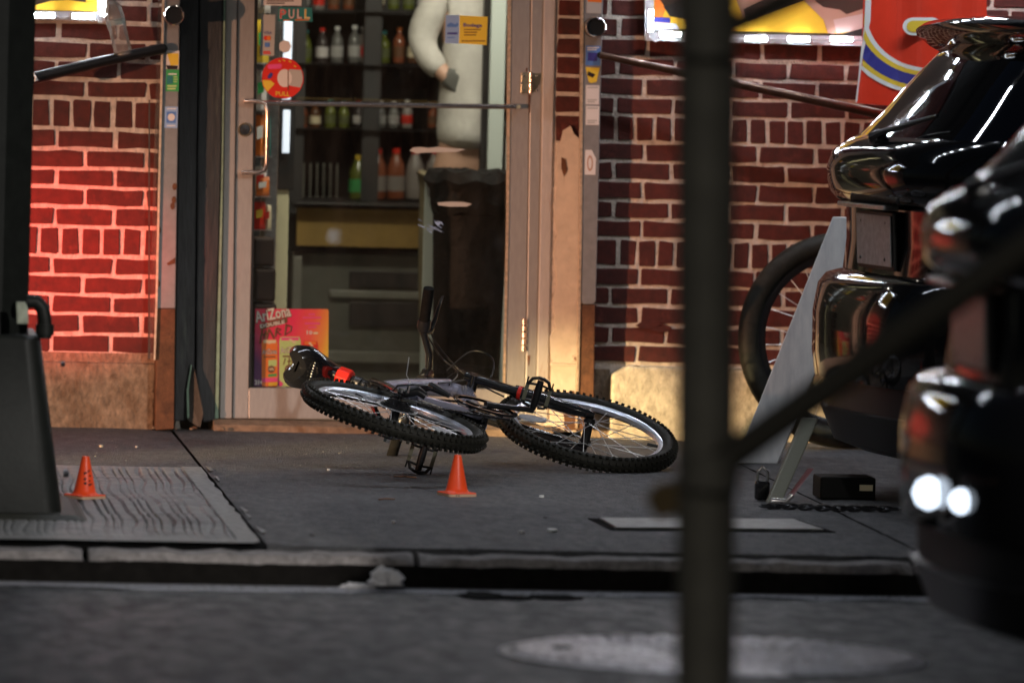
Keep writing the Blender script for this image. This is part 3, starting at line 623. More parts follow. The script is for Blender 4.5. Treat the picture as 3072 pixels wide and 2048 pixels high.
sub(pxflat([(1340, 76), (1352, 68), (1366, 74), (1372, 68), (1376, 76), (1370, 82), (1342, 82)], GY - .0012), 'print', 'blue_s', st_)
bars(st_, 1342, 1374, ((98, .95),), 6, GY - .0012, 'navy_s'); bars(st_, 1342, 1374, ((112, .7),), 3, GY - .0012, 'blue_s')
for pts in ([(1228, 452), (1240, 443), (1260, 441), (1285, 444), (1310, 441), (1345, 444), (1398, 448), (1370, 456), (1320, 457), (1280, 458), (1250, 461)], [(1312, 608), (1350, 605), (1390, 606), (1416, 612), (1400, 620), (1350, 620), (1315, 616)]):
    P(pxflat(pts, GY - .0004), 'scrape_mark', 'grey_s', dr)
# scuffs: bluish scratches on the glass
for i in range(14):
    x, y = rnd(1240, 1330), rnd(655, 690); P(pxflat([(x, y), (x + rnd(10, 24), y + rnd(5, 12)), (x + rnd(10, 24), y + rnd(9, 15)), (x, y + 2)], GY - .0006), 'scratch', 'lightblue_s', dr)
# ---- poster behind the glass
def poster_mat():
    m = bpy.data.materials.new('poster_print'); m.use_nodes = True; n = m.node_tree.nodes; l = m.node_tree.links; p = n['Principled BSDF']
    p.inputs['Roughness'].default_value = 0.5
    tc = n.new('ShaderNodeTexCoord'); sx = n.new('ShaderNodeSeparateXYZ'); l.new(tc.outputs['Generated'], sx.inputs[0])
    r1 = n.new('ShaderNodeValToRGB'); e = r1.color_ramp.elements
    e[0].position = 0.0; e[0].color = (0.72, 0.03, 0.09, 1); e[1].position = 1.0; e[1].color = (0.80, 0.55, 0.06, 1)
    for ps_, c_ in ((0.45, (0.80, 0.02, 0.10, 1)), (0.72, (0.82, 0.10, 0.07, 1)), (0.9, (0.82, 0.30, 0.05, 1))):
        q = e.new(ps_); q.color = c_
    ad = n.new('ShaderNodeMath'); ad.operation = 'MULTIPLY_ADD'; ad.inputs[1].default_value = -0.22; l.new(sx.outputs[2], ad.inputs[0]); l.new(sx.outputs[0], ad.inputs[2])
    ad2 = n.new('ShaderNodeMath'); ad2.operation = 'ADD'; ad2.inputs[1].default_value = 0.12; l.new(ad.outputs[0], ad2.inputs[0]); l.new(ad2.outputs[0], r1.inputs[0])
    mr = n.new('ShaderNodeMath'); mr.operation = 'MULTIPLY_ADD'; mr.inputs[1].default_value = -1.1; l.new(sx.outputs[0], mr.inputs[0])
    m3 = n.new('ShaderNodeMath'); m3.operation = 'MULTIPLY_ADD'; m3.inputs[1].default_value = -1.0; m3.inputs[2].default_value = 0.95; l.new(sx.outputs[2], m3.inputs[0]); l.new(m3.outputs[0], mr.inputs[2])
    cl = n.new('ShaderNodeMapRange'); cl.inputs[1].default_value = 0.12; cl.inputs[2].default_value = 0.6; l.new(mr.outputs[0], cl.inputs[0])
    mx = n.new('ShaderNodeMix'); mx.data_type = 'RGBA'; l.new(cl.outputs[0], mx.inputs[0]); l.new(r1.outputs[0], mx.inputs[6]); mx.inputs[7].default_value = (0.10, 0.02, 0.13, 1)
    l.new(mx.outputs[2], p.inputs['Base Color']); return m
PYY = DY + 0.05
po = root('drink_poster', at(870, 1160, PYY), 'bright pink to yellow drink poster low in the door glass', 'poster')
pp = P(MB().pix([(766, 926), (983, 927), (986, 933), (984, 1160), (762, 1158)], PYY, 0.002), 'sheet', poster_mat(), po)
def PT(t, x, y, w_, h_, mat, rot=0, bold=0, dy=0.001, nm='lettering'): sub(text_px(t, x, y, w_, h_, PYY - dy, rot, bold), nm, mat, pp)
PT('AriZona', 766, 972, 112, 38, 'brown_s', rad(12), .06, .0008); PT('AriZona', 768, 968, 108, 34, 'paperwhite', rad(12), .02, .0014)
sub(pxflat([(778, 972), (862, 952), (862, 968), (780, 990)], PYY - .0010), 'print', 'brown_s', pp)
PT('DOUBLE', 782, 984, 74, 11, 'paperwhite', rad(12), .03, .0016)
for ln in ([(788, 985), (780, 1030)], [(798, 990), (792, 1015)], [(784, 1006), (806, 998)], [(806, 986), (800, 1018)], [(808, 988), (822, 1016)], [(828, 984), (826, 1010)], [(830, 984), (842, 988), (830, 996), (842, 1004)], [(858, 978), (854, 1006), (872, 992), (874, 980), (856, 974)]):
    sub(MB().tube([at(x, y, PYY - .0012) for x, y in ln], 0.0032, 5), 'brush_stroke', 'brown_s', pp)
for t, x, y, wv, h in (('MADE', 925, 946, 20, 6), ('WITH PREMIUM TEA', 908, 956, 56, 6), ('REAL FRUIT', 914, 974, 46, 7), ('JUICE', 925, 984, 24, 5)):
    bars(pp, x, x + wv, ((y - h, 1),), h - 1, PYY - .0010, 'pink_s')
PT('10', 920, 1003, 17, 12, 'paperwhite', 0, .03); bars(pp, 940, 954, ((996, 1),), 6, PYY - .001, 'cream_s')
def can(x0, x1, y0, y1, m1, m2, txt=None):
    sub(pxflat([(x0, y0 + 12), (x0 + 4, y0), (x1 - 4, y0), (x1, y0 + 12), (x1, y1 - 6), (x1 - 3, y1), (x0 + 3, y1), (x0, y1 - 6)], PYY - .0012), 'printed_can', m1, pp)
    sub(pxflat([(x0 + 5, y0 + 2), (x1 - 5, y0 + 2), (x1 - 6, y0 + 11), (x0 + 6, y0 + 11)], PYY - .0016), 'print', m2, pp)
can(785, 833, 1018, 1158, 'orange_s', 'cream_s'); can(838, 902, 1010, 1158, 'lime_s', 'pink_s'); can(908, 954, 1022, 1158, 'red_s', 'orange_s')
for q in ((795, 1018, 30), (866, 1016, 40), (925, 1026, 25)): sub(pxflat([(q[0], q[1] + 2), (q[0] + 6, q[1]), (q[0] + q[2] * .6, q[1] + 12), (q[0] + q[2] * .4, q[1] + 14)], PYY - .0018), 'print', 'cream_s', pp)
PT('AriZona', 786, 1064, 45, 17, 'brown_s', rad(4), .05, .0017); PT('AriZona', 787, 1063, 43, 15, 'paperwhite', rad(4), .0, .0022)
PT('AriZona', 841, 1061, 60, 20, 'brown_s', rad(4), .04, .0017); PT('AriZona', 842, 1060, 58, 18, 'paperwhite', rad(4), .0, .0022)
bars(pp, 848, 894, ((1066, 1),), 5, PYY - .0018, 'brown_s'); bars(pp, 792, 826, ((1068, 1),), 4, PYY - .0018, 'brown_s')
sub(pxflat([(805, 1080), (830, 1078), (830, 1098), (805, 1100)], PYY - .0018), 'print', 'lime_s', pp); sub(pxflat([(805, 1122), (830, 1120), (830, 1128), (805, 1130)], PYY - .0018), 'print', 'green_s', pp)
sub(pxflat([(786, 1134), (832, 1132), (832, 1144), (786, 1146)], PYY - .0018), 'print', 'pink_s', pp); sub(pxflat([(806, 1148), (832, 1146), (832, 1156), (806, 1157)], PYY - .002), 'print', 'yellow_s', pp)
sub(pxflat([(838, 1140), (850, 1150), (846, 1158), (838, 1158)], PYY - .002), 'print', 'pink_s', pp)
for ln in ([(856, 1074), (850, 1094)], [(868, 1072), (866, 1096)], [(878, 1072), (876, 1094)], [(862, 1084), (874, 1082)], [(890, 1072), (886, 1092), (896, 1082)]):
    sub(MB().tube([at(x, y, PYY - .0018) for x, y in ln], 0.0022, 5), 'brush_stroke', 'brown_s', pp)
for x, y, r in ((814, 1107, 11), (869, 1108, 15)):
    sub(pxflat(circ_px(x, y, r, 0, 20), PYY - .002), 'print', 'brown_s', pp); PT('10%', x - r * .7, y + r * .35, r * 1.4, r * .75, 'cream_s', 0, .03, .0026)
PT('21+', 764, 1153, 24, 14, 'white', 0, .04)
# ================================================================== STORE INTERIOR
FZ = 0.03
IX0, IX1 = -1.6, 1.6
struct(MB().box((0, 2.1, FZ - 0.03), (IX1 - IX0, 3.8, 0.06)).build('interior_floor', 'int_floor'))
struct(MB().box((0, 4.06, 1.35), (IX1 - IX0 + .2, 0.1, 2.7)).build('interior_back_wall', 'int_wall'))
struct(MB().box((IX0 - .05, 2.13, 1.35), (0.1, 3.75, 2.7)).build('interior_side_wall_left', 'int_wall'))
struct(MB().box((IX1 + .05, 2.13, 1.35), (0.1, 3.75, 2.7)).build('interior_side_wall_right', 'int_wall'))
struct(MB().box((0, 2.13, 2.75), (IX1 - IX0 + .2, 3.75, 0.1)).build('interior_ceiling', 'int_wall'))
def vbox(px0, py0, px1, py1, Y, dep):
    a = at(px0, py0, Y); b = at(px1, py1, Y); return ((a.x + b.x) / 2, Y + dep / 2, (a.z + b.z) / 2), (abs(b.x - a.x), dep, abs(a.z - b.z))
def IB(name, mat, rt_, q, Y, dep, bevel=0.003):
    c_, d_ = vbox(*q, Y, dep); return P(MB().box(c_, d_), name, mat, rt_, bevel=bevel)
o = root('cream_post', at(845, 1200, 0.9), 'cream painted post just inside the door with a glossy strip beside it', 'post')
a = at(817, 900, 0.9); b = at(862, 900, 0.9)
P(MB().prism([(a.x, 0.9, FZ), (b.x, 0.9, FZ), (at(874, 0, .9).x, 0.9, 2.6), (at(828, 0, .9).x, .9, 2.6)], (0, 0.06, 0)), 'shaft', 'int_cream', o, bevel=0.004)
o = root('painted_glow_strip', at(860, 560, 0.86), 'narrow bluish white metal strip beside the cream post, reflection painted as glow', 'metal strip')
IB('strip', 'strip_glow', o, (852, 60, 872, 300), 0.88, 0.012); IB('strip', 'strip_glow', o, (850, 330, 868, 460), 0.88, 0.012); IB('backing', 'int_dark', o, (847, -60, 882, 570), 0.893, 0.006)
rk = root('snack_rack', at(785, 1200, 0.75), 'wire snack rack with colourful packets at the left edge of the door glass', 'rack')
for x in (764, 812): IB('upright', 'steel', rk, (x, -80, x + 4, 1200), 0.78, 0.01)
for y in (190, 330, 470, 590, 690): IB('wire_shelf', 'steel', rk, (762, y, 818, y + 4), 0.66, 0.16)
for i, (q, m_) in enumerate((((768, 60, 806, 188), 'yellow_s'), ((772, -60, 812, 40), 'paperwhite'), ((766, 215, 800, 328), 'paperwhite'), ((764, 345, 796, 468), 'orange_s'), ((790, 350, 812, 468), 'teal_s'), ((762, 500, 800, 588), 'paperwhite'), ((768, 530, 808, 588), 'orange_s'), ((762, 606, 796, 688), 'red_s'), ((790, 615, 814, 688), 'cream_s'))):
    cx, cy = (q[0] + q[2]) / 2, (q[1] + q[3]) / 2; wv, hv = (q[2] - q[0]) / 2, (q[3] - q[1]) / 2; Yp = 0.70 + 0.012 * (i % 3)
    r = tag(bpy.data.objects.new('snack_packet', None), ('yellow', 'white top', 'white upper', 'orange', 'teal', 'white lower', 'orange lower', 'red', 'cream')[i] + ' snack packet on the rack behind the door glass', 'snack packet', 'snack packets on the rack'); col.objects.link(r); r.location = at(cx, q[3], Yp)
    rings = []
    for k in range(9):
        t = k / 8; th = 0.003 + 0.03 * math.sin(PI * t) ** .7; zz = q[3] - (q[3] - q[1]) * t
        l_, r_ = at(cx - wv, zz, Yp), at(cx + wv, zz, Yp)
        rings.append([l_, ((l_ + r_) / 2) + Vector((0, -th, 0)), r_, ((l_ + r_) / 2) + Vector((0, th, 0))])
    bag = P(MB().loft(rings), 'bag', m_, r, smooth=True)
    sub(pxflat([(cx - wv * .6, cy - hv * .4), (cx + wv * .6, cy - hv * .5), (cx + wv * .5, cy + hv * .1), (cx - wv * .6, cy + hv * .2)], Yp - 0.036), 'label_print', random.choice(['white', 'red_s', 'green_s', 'yellow_s']), bag)
o = root('dark_crate', at(790, 1200, 0.6), 'dark brown crate stack low behind the left of the door glass', 'crate')
for k, q in enumerate(((762, 712, 822, 800), (764, 804, 826, 905), (760, 909, 828, 1010), (762, 1014, 828, 1210))):
    IB('crate_box', M('crate', (0.03, 0.018, 0.014), 0.5, var=0.3, scale=20), o, q, 0.55, 0.12, 0.01)
# shelf unit with bottles
su = root('bottle_shelf', at(1100, 1180, 2.4), 'dark shelf unit full of bottles at the back of the store', 'shelf')
for x in (884, 1110, 1338): IB('upright', 'int_shelf', su, (x, -500, x + 8, 1180), 2.32, 0.4)
SY = [30, 190, 385, 598]
for y in SY: IB('shelf_board', 'int_shelf', su, (884, y, 1344, y + 12), 2.28, 0.44)
IB('price_rail', 'int_yellow', su, (884, 296, 1344, 306), 2.275, 0.006); IB('back_panel', 'int_dark', su, (884, -500, 1344, 1180), 2.74, 0.02)
def bottle(px, pybase, hpx, wpx, Y, mbody, mcap, mlabel, label, neck=0.3, shape=0, group='bottles on the store shelf'):
    base = at(px, pybase, Y); s_ = (at(px + 100, pybase, Y) - base).length / 100; h = hpx * s_; r = wpx * s_ / 2
    o = root('bottle', base, label, 'bottle', group)
    if shape == 0: prof = [(r * .9, 0), (r, h * .03), (r, h * .55), (r * .85, h * .68), (r * .38, h * .82), (r * .34, h * .92)]
    else: prof = [(r * .85, 0), (r, h * .05), (r * .92, h * .3), (r, h * .5), (r * .9, h * .68), (r * .5, h * .84), (r * .45, h * .9)]
    P(MB().lathe(prof, 14, base), 'body', mbody, o, smooth=True)
    P(MB().lathe([(r * .42, h * .90), (r * .42, h), (r * .1, h * 1.005)], 12, base), 'cap', mcap, o, smooth=True)
    P(MB().lathe([(r * 1.02, h * .16), (r * 1.02, h * .46)], 14, base, cap=False), 'label_band', mlabel, o, smooth=True)
    return o
M('bt_amber', (0.11, 0.04, 0.012), 0.15, coat=.5); M('bt_clear', (0.16, 0.16, 0.15), 0.15, coat=.5); M('bt_orange', (0.28, 0.08, 0.035), 0.2, coat=.5); M('bt_lime', (0.13, 0.16, 0.02), 0.2, coat=.5); M('bt_dark', (0.05, 0.04, 0.04), 0.2, coat=.5); M('bt_milk', (0.28, 0.25, 0.23), 0.3)
cols = [('bt_clear', 'white', 'grey_s', 'clear'), ('bt_dark', 'red_s', 'paperwhite', 'dark'), ('bt_lime', 'teal_s', 'olive_label', 'green'), ('bt_amber', 'ink', 'cream_s', 'amber'), ('bt_orange', 'orange_s', 'brown_s', 'orange'), ('bt_milk', 'white', 'red_s', 'milky')]
ordn = ['first', 'second', 'third', 'fourth', 'fifth', 'sixth', 'seventh', 'eighth', 'ninth']
for ri, (yb, xs, hh, ww) in enumerate(((29, [910, 955, 1000, 1045, 1135, 1180, 1225, 1270, 1310], 90, 36), (189, [915, 965, 1010, 1062, 1090, 1150, 1196, 1240, 1300], 110, 38), (384, [905, 945, 990, 1030, 1075, 1140, 1180, 1220, 1300], 85, 34))):
    for k, x in enumerate(xs):
        c_ = cols[(k * 5 + ri * 2 + (k // 3)) % 6]
        if ri == 1 and k == 5: c_ = cols[2]
        bottle(x, yb, hh * rnd(.85, 1.02), ww, 2.38 + rnd(0, .05), c_[0], c_[1], c_[2], f'{c_[3]} bottle, {ordn[k]} from the left on the {("top", "second", "third")[ri]} visible store shelf')
for k, x in enumerate((1130, 1186, 1243, 1302)):
    bottle(x, 597, 150, 56, 2.36, 'bt_orange' if k < 2 else 'bt_milk', 'red_s', 'bt_milk', f'tall red-capped juice bottle, {ordn[k]} from the left on the lowest shelf', shape=1)
bottle(1073, 597, 130, 56, 2.36, 'bt_lime', 'yellow_s', 'green_s', 'yellow-topped jar left of the red-capped bottles on the lowest shelf', shape=1)
o = root('wire_basket', at(950, 597, 2.36), 'white wire basket at the left end of the lowest bottle shelf', 'basket')
for k in range(6): IB('wire', 'int_grey2', o, (890, 500 + k * 18, 1010, 503 + k * 18), 2.33, 0.006, 0)
for k in range(7): IB('wire', 'int_grey2', o, (890 + k * 20, 490, 892 + k * 20, 596), 2.34, 0.006, 0)
o = root('counter_panel', at(1080, 1180, 2.0), 'tan counter front panel below the bottle shelf', 'counter')
IB('panel', 'int_yellow', o, (892, 622, 1272, 746), 2.05, 0.03); IB('top', 'int_shelf', o, (884, 606, 1280, 622), 1.98, 0.28)
IB('trim', 'int_dark', o, (884, 747, 1276, 756), 2.04, 0.04)
o = root('steel_cabinet', at(1080, 1180, 2.0), 'grey metal cabinet with dark slots under the tan counter panel', 'cabinet')
IB('case', 'int_grey', o, (878, 758, 1276, 1180), 2.10, 0.3)
for q in ((1050, 812, 1252, 866), (1050, 905, 1252, 982)): IB('slot', 'int_dark', o, q, 2.085, 0.02)
IB('rail', 'int_grey2', o, (990, 870, 1270, 898), 2.08, 0.03); IB('kick_plate', 'int_grey2', o, (878, 1050, 1276, 1092), 2.07, 0.04); IB('side_post', 'int_grey2', o, (880, 770, 896, 1180), 2.06, 0.05)
# rubbish bin with black bag
o = root('rubbish_bin', at(1400, 1190, 0.75), 'tall black rubbish bin with a black bag just inside the door', 'bin')
c0 = at(1395, 1190, 0.85); rr = []
for t, hw in ((0, .105), (.1, .11), (.9, .125), (1, .13)):
    z = FZ + (at(1395, 560, 0.85).z - FZ) * t; rr.append([(c0.x + hw * math.cos(a) * 1.1 * (1 if abs(math.cos(a)) < .75 else 1), 0.85 + hw * math.sin(a), z) for a in np.linspace(0, 2 * PI, 20, endpoint=False)])
P(MB().loft(rr), 'body', 'binbag', o, smooth=True)
IB('pale_side', 'mintstrip', o, (1276, 530, 1312, 1150), 0.84, 0.02)
rr = []
for k, (t, hw) in enumerate(((0, .135), (.25, .15), (.5, .142), (.75, .16), (1, .14), (1.02, .09))):
    z = at(1395, 640, .85).z + (at(1395, 512, .85).z - at(1395, 640, .85).z) * t
    rr.append([(c0.x + hw * math.cos(a) * (1 + .08 * math.sin(a * 7 + k)) * 1.05, 0.85 + hw * math.sin(a) * (1 + .08 * math.sin(a * 5 + k)), z + .008 * math.sin(a * 9 + k)) for a in np.linspace(0, 2 * PI, 40, endpoint=False)])
P(MB().loft(rr), 'bag', 'binbag', o, smooth=True)
o = root('cooler_frame', at(1490, 1190, 1.2), 'pale vertical cooler door frame behind the right of the door glass', 'cooler')
IB('frame', 'mintstrip', o, (1484, -300, 1500, 1190), 1.3, 0.03); IB('frame', 'mintstrip', o, (1526, -300, 1542, 1190), 1.3, 0.03); IB('dark_door', 'int_dark', o, (1462, -300, 1560, 1190), 1.36, 0.05)
# ================================================================== PERSON in the store
def skin_mesh(name, mat, pts, edges, parent, level=2, rootv=0):
    me = bpy.data.meshes.new(name); me.from_pydata([p[:3] for p in pts], edges, [])
    o = bpy.data.objects.new(name, me); col.objects.link(o)
    s_ = o.modifiers.new('skin', 'SKIN'); s_.use_smooth_shade = True
    for i, p in enumerate(pts):
        r = p[3]; me.skin_vertices[0].data[i].radius = (r, r) if not isinstance(r, tuple) else r
    me.skin_vertices[0].data[rootv].use_root = True
    sb = o.modifiers.new('sub', 'SUBSURF'); sb.levels = level; sb.render_levels = level
    dg = bpy.context.evaluated_depsgraph_get(); nm = bpy.data.meshes.new_from_object(o.evaluated_get(dg))
    o.modifiers.clear(); o.data = nm; bpy.data.meshes.remove(me); nm.name = name; nm.materials.clear(); nm.materials.append(MATS[mat])
    for p in nm.polygons: p.use_smooth = True
    if parent: re_origin(o, parent)
    return o
PYp = 1.5
def pp_(px, py, r, dy=0.0):
    a = at(px, py, PYp); return (a.x, a.y + dy, a.z, r)
pr = root('person', (at(1410, 900, PYp).x, PYp, FZ), 'person in a white sweatshirt and khaki trousers, hand on hip, inside the store', 'person')
cx = at(1408, 500, PYp).x; zw = at(1408, 480, PYp).z
pel = (cx, PYp, zw, 0.09); che = pp_(1418, 120, 0.10); nec = pp_(1424, -90, 0.06); hed = pp_(1428, -170, 0.085); cro = pp_(1428, -240, 0.075)
shL = pp_(1345, -50, 0.062); elL = pp_(1254, 118, 0.045, -.02); wrL = pp_(1322, 222, 0.032, -.08); hdL = pp_(1346, 240, 0.03, -.09)
shR = pp_(1490, -50, 0.062); elR = pp_(1520, 170, 0.045, .03); wrR = pp_(1500, 330, 0.032, .12); hdR = pp_(1492, 390, 0.028, .15)
hpL = (cx - .08, PYp, zw - .06, .075); hpR = (cx + .08, PYp, zw - .06, .075); knL = (cx - .10, PYp + .02, FZ + .47, .065); knR = (cx + .11, PYp + .02, FZ + .47, .065)
anL = (cx - .10, PYp, FZ + .08, .042); anR = (cx + .12, PYp, FZ + .08, .042); toL = (cx - .10, PYp + .16, FZ + .035, .032); toR = (cx + .13, PYp + .16, FZ + .035, .032)
fing = []; ed = [(0, 1), (1, 2), (2, 3), (3, 4), (1, 5), (5, 6), (6, 7), (7, 8), (1, 9), (9, 10), (10, 11), (11, 12), (0, 13), (0, 14), (13, 15), (15, 17), (17, 19), (14, 16), (16, 18), (18, 20)]
V = [pel, che, nec, hed, cro, shL, elL, wrL, hdL, shR, elR, wrR, hdR, hpL, hpR, knL, knR, anL, anR, toL, toR]
for hi_, (hx, sgn) in enumerate(((8, 1), (12, 0))):
    h = Vector(V[hx][:3]); wv = Vector(V[hx - 1][:3]); d = (h - wv).normalized(); side = Vector((0, 0, 1)).cross(d).normalized() if sgn else Vector((0, 1, 0)); upv = d.cross(side)
    for k in range(4):
        b0 = h + upv * (0.024 - 0.016 * k) + d * .03; L = (.06, .068, .063, .05)[k]; i0 = len(V)
        V += [(*b0, .0095), (*(b0 + d * L * .55), .0085), (*(b0 + d * L + side * .02), .0075)]; ed += [(hx, i0), (i0, i0 + 1), (i0 + 1, i0 + 2)]
    b0 = h + upv * .03 - d * .01; i0 = len(V); V += [(*b0, .011), (*(b0 + upv * .03 + d * .02), .009)]; ed += [(hx, i0), (i0, i0 + 1)]
bd = skin_mesh('body', 'skin', V, ed, pr)
gi = [8] + list(range(21, 21 + 14)); gm_ = {v: k for k, v in enumerate(gi)}
skin_mesh('dark_hand', 'hand_grey', [tuple(V[i][:3]) + (V[i][3] + .006,) for i in gi] + [tuple(wrL[:3]) + (.044,)], [(gm_[a], gm_[b]) for a, b in ed if a in gm_ and b in gm_] + [(0, len(gi))], pr)  # dark grey shell over the left hand
skin_mesh('sweatshirt', 'sweat', [pp_(1404, 462, (0.150, .135)), pp_(1406, 380, (.150, .13)), pp_(1412, 250, (.135, .125)), che[:3] + ((.165, .135),), pp_(1424, -50, .10), shL[:3] + (.088,), pp_(1298, 36, .076, -.01), elL[:3] + (.060,), pp_(1286, 182, .052, -.05), wrL[:3] + (.046,), shR[:3] + (.088,), elR[:3] + (.066,), wrR[:3] + (.045,)],
          [(0, 1), (1, 2), (2, 3), (3, 4), (3, 5), (5, 6), (6, 7), (7, 8), (8, 9), (3, 10), (10, 11), (11, 12)], pr)
skin_mesh('trousers', 'khaki', [(cx, PYp, zw + .02, .142), (hpL[0], hpL[1], hpL[2] - .03, .115), (hpR[0], hpR[1], hpR[2] - .03, .115), knL[:3] + (.085,), knR[:3] + (.085,), anL[:3] + (.065,), anR[:3] + (.065,)], [(0, 1), (0, 2), (1, 3), (3, 5), (2, 4), (4, 6)], pr)
hc = Vector(cro[:3]); hr = MB()
hr.lathe([(.103, -.05), (.108, 0), (.098, .05), (.06, .085), (.005, .098)], 18, hc + Vector((0, -.005, -.01)), cap=True); P(hr, 'hair', 'hair', pr, smooth=True)
hd = MB()
for sx in (-1, 1): hd.lathe([(.004, -.03), (.014, -.015), (.016, .01), (.006, .03)], 8, Vector(hed[:3]) + Vector((sx * .092, .0, .02)))
P(hd, 'ears', 'skin', pr, smooth=True)
P(MB().tube([Vector(hed[:3]) + Vector((0, .085, .05)), Vector(hed[:3]) + Vector((0, .112, .01)), Vector(hed[:3]) + Vector((0, .085, .0))], [.008, .014, .01], 8), 'nose', 'skin', pr, smooth=True)
for sx in (-1, 1): P(MB().box((anL[0] if sx < 0 else anR[0], PYp + .06, FZ + .035), (.095, .28, .07)), 'shoe', 'int_dark', pr, bevel=.025, seg=3)
# ================================================================== LIT SIGNS WITH LED STRIPS
def led_strip(rt_, pts, Y, vert=False):
    """modules of three lit chips on a pale base, strung on a cable; pts = module centres in pixels"""
    for x, y in pts:
        a = at(x, y, Y); dx, dz = (0.040, 0.009) if not vert else (0.009, 0.040)
        m_ = P(MB().box((a.x, Y, a.z), (dx * 2, 0.006, dz * 2)), 'led_module', 'ledbody', rt_, bevel=0.002)
        for k in (-1, 0, 1):
            off = Vector((k * 0.026, 0, 0)) if not vert else Vector((0, 0, k * 0.026))
            q = Vector((a.x, Y - 0.0035, a.z)) + off
            sub(MB().box(q, (0.021, 0.004, 0.014) if not vert else (0.014, 0.004, 0.021)), 'led_chip', 'led', m_)
def cable(rt_, pts, Y, r=0.0025): P(MB().tube([at(x, y, Y) for x, y in pts], r, 6), 'cable', 'cable', rt_, smooth=True)
sl = root('lit_sign', at(150, 60, -0.03), 'yellow lit sign above the left brick wall edged with white lamps', 'sign')
P(MB().pix([(-320, -640), (300, -640), (322, 62), (-320, 40)], -0.035, 0.03), 'panel', 'int_grey', sl)
P(MB().pix([(-310, -630), (285, -630), (292, 36), (-310, 20)], -0.040, 0.004), 'picture', M('sign_yellow', (0.72, 0.46, 0.04), 0.4, var=0.1, scale=5, emit=(0.75, 0.42, 0.03), estr=0.3), sl)
P(pxflat([(100, -60), (260, -60), (258, 8), (205, 0), (150, 4), (100, 18)], -0.042), 'picture_shape', 'hair_s', sl)
P(MB().pix([(292, -630), (322, -630), (322, 62), (292, 58)], -0.045, 0.012), 'edge_strip', 'reflector', sl)
P(MB().pix([(-320, 22), (322, 38), (322, 64), (-320, 46)], -0.046, 0.010), 'edge_strip', 'reflector', sl)
led_strip(sl, [(-180, 40), (-60, 42), (40, 45), (130, 47), (250, 49)], -0.052); led_strip(sl, [(309, 15), (309, -100), (309, -220), (309, -340), (309, -460)], -0.052, True)
cable(sl, [(90, 47), (130, 47), (165, 45), (185, 58), (205, 52), (250, 49), (285, 50), (296, 68), (306, 70), (313, 55), (309, 20)], -0.056)
sr = root('lit_sign', at(2300, 130, -0.03), 'yellow lit picture sign above the right brick wall edged with white lamps', 'sign')
P(MB().pix([(1935, -640), (2900, -640), (2900, 150), (1935, 122)], -0.035, 0.03), 'panel', 'int_grey', sr)
P(MB().pix([(1962, -630), (2880, -630), (2880, 112), (1962, 86)], -0.040, 0.004), 'picture', 'sign_yellow', sr)
def pic(poly, m_, k): P(pxflat(poly, -0.0402 - 0.0008 * k), 'picture_shape', m_, sr)
pic([(1963, -628), (2878, -628), (2878, -110), (1963, -110)], 'hair_s', 0.5)  # unseen dark area added to keep yellow out of the car's reflections
pic([(1964, -100), (1990, -100), (2000, 20), (1985, 60), (1964, 60)], 'orange_s', 1)
pic([(1970, -100), (2060, -100), (2060, 40), (2000, 30), (1980, 0)], 'hair_s', 2); pic([(1990, 20), (2060, 0), (2070, 60), (2010, 50)], 'int_dark', 3)
pic([(1960, 52), (2010, 54), (2012, 70), (1958, 66)], 'navy_s', 4); pic([(1958, 68), (2030, 72), (2040, 88), (1958, 94)], 'reflector', 3)
pic([(2200, -20), (2300, -100), (2420, -100), (2400, -2), (2310, 28), (2230, 60)], 'skin_s', 1); pic([(2230, 30), (2420, -60), (2440, -10), (2330, 30), (2240, 64)], 'hair_s', 2)
pic([(2410, 0), (2440, -100), (2640, -100), (2640, 40), (2560, 55), (2500, 104), (2484, 100), (2470, 60), (2430, 20)], 'skin_s', 3)
pic([(2440, -100), (2620, -100), (2610, 20), (2540, 44), (2520, 30), (2470, 22), (2446, 4)], 'hair_s', 4); pic([(2500, 60), (2600, 40), (2640, 50), (2600, 86), (2510, 102)], M('forearm_pale', (0.55, 0.40, 0.36), 0.5), 5); pic([(2520, 104), (2600, 82), (2640, 90), (2640, 112)], 'int_dark', 6)
P(MB().pix([(1935, -630), (1962, -630), (1962, 122), (1935, 122)], -0.045, 0.012), 'edge_strip', 'reflector', sr)
P(MB().pix([(1935, 96), (2900, 116), (2900, 146), (1935, 122)], -0.046, 0.010), 'edge_strip', 'reflector', sr)
led_strip(sr, [(1952, 62), (1952, -40), (1952, -150), (1952, -260), (1952, -370), (1952, -480)], -0.052, True)
led_strip(sr, [(2012, 103), (2140, 112), (2268, 117), (2396, 118), (2524, 118), (2650, 124), (2780, 128)], -0.052)
led_strip(sr, [(2885, y) for y in (90, -20, -130, -240, -350, -460, -560)], -0.052, True); led_strip(sr, [(x, -610) for x in range(2010, 2880, 120)], -0.052); led_strip(sl, [(x, -610) for x in range(-260, 300, 120)], -0.052)
cable(sr, [(1952, 60), (1946, 112), (1966, 126), (1985, 118), (2000, 104), (2050, 106), (2140, 112), (2200, 115), (2268, 117), (2396, 118), (2560, 120), (2780, 128)], -0.056)
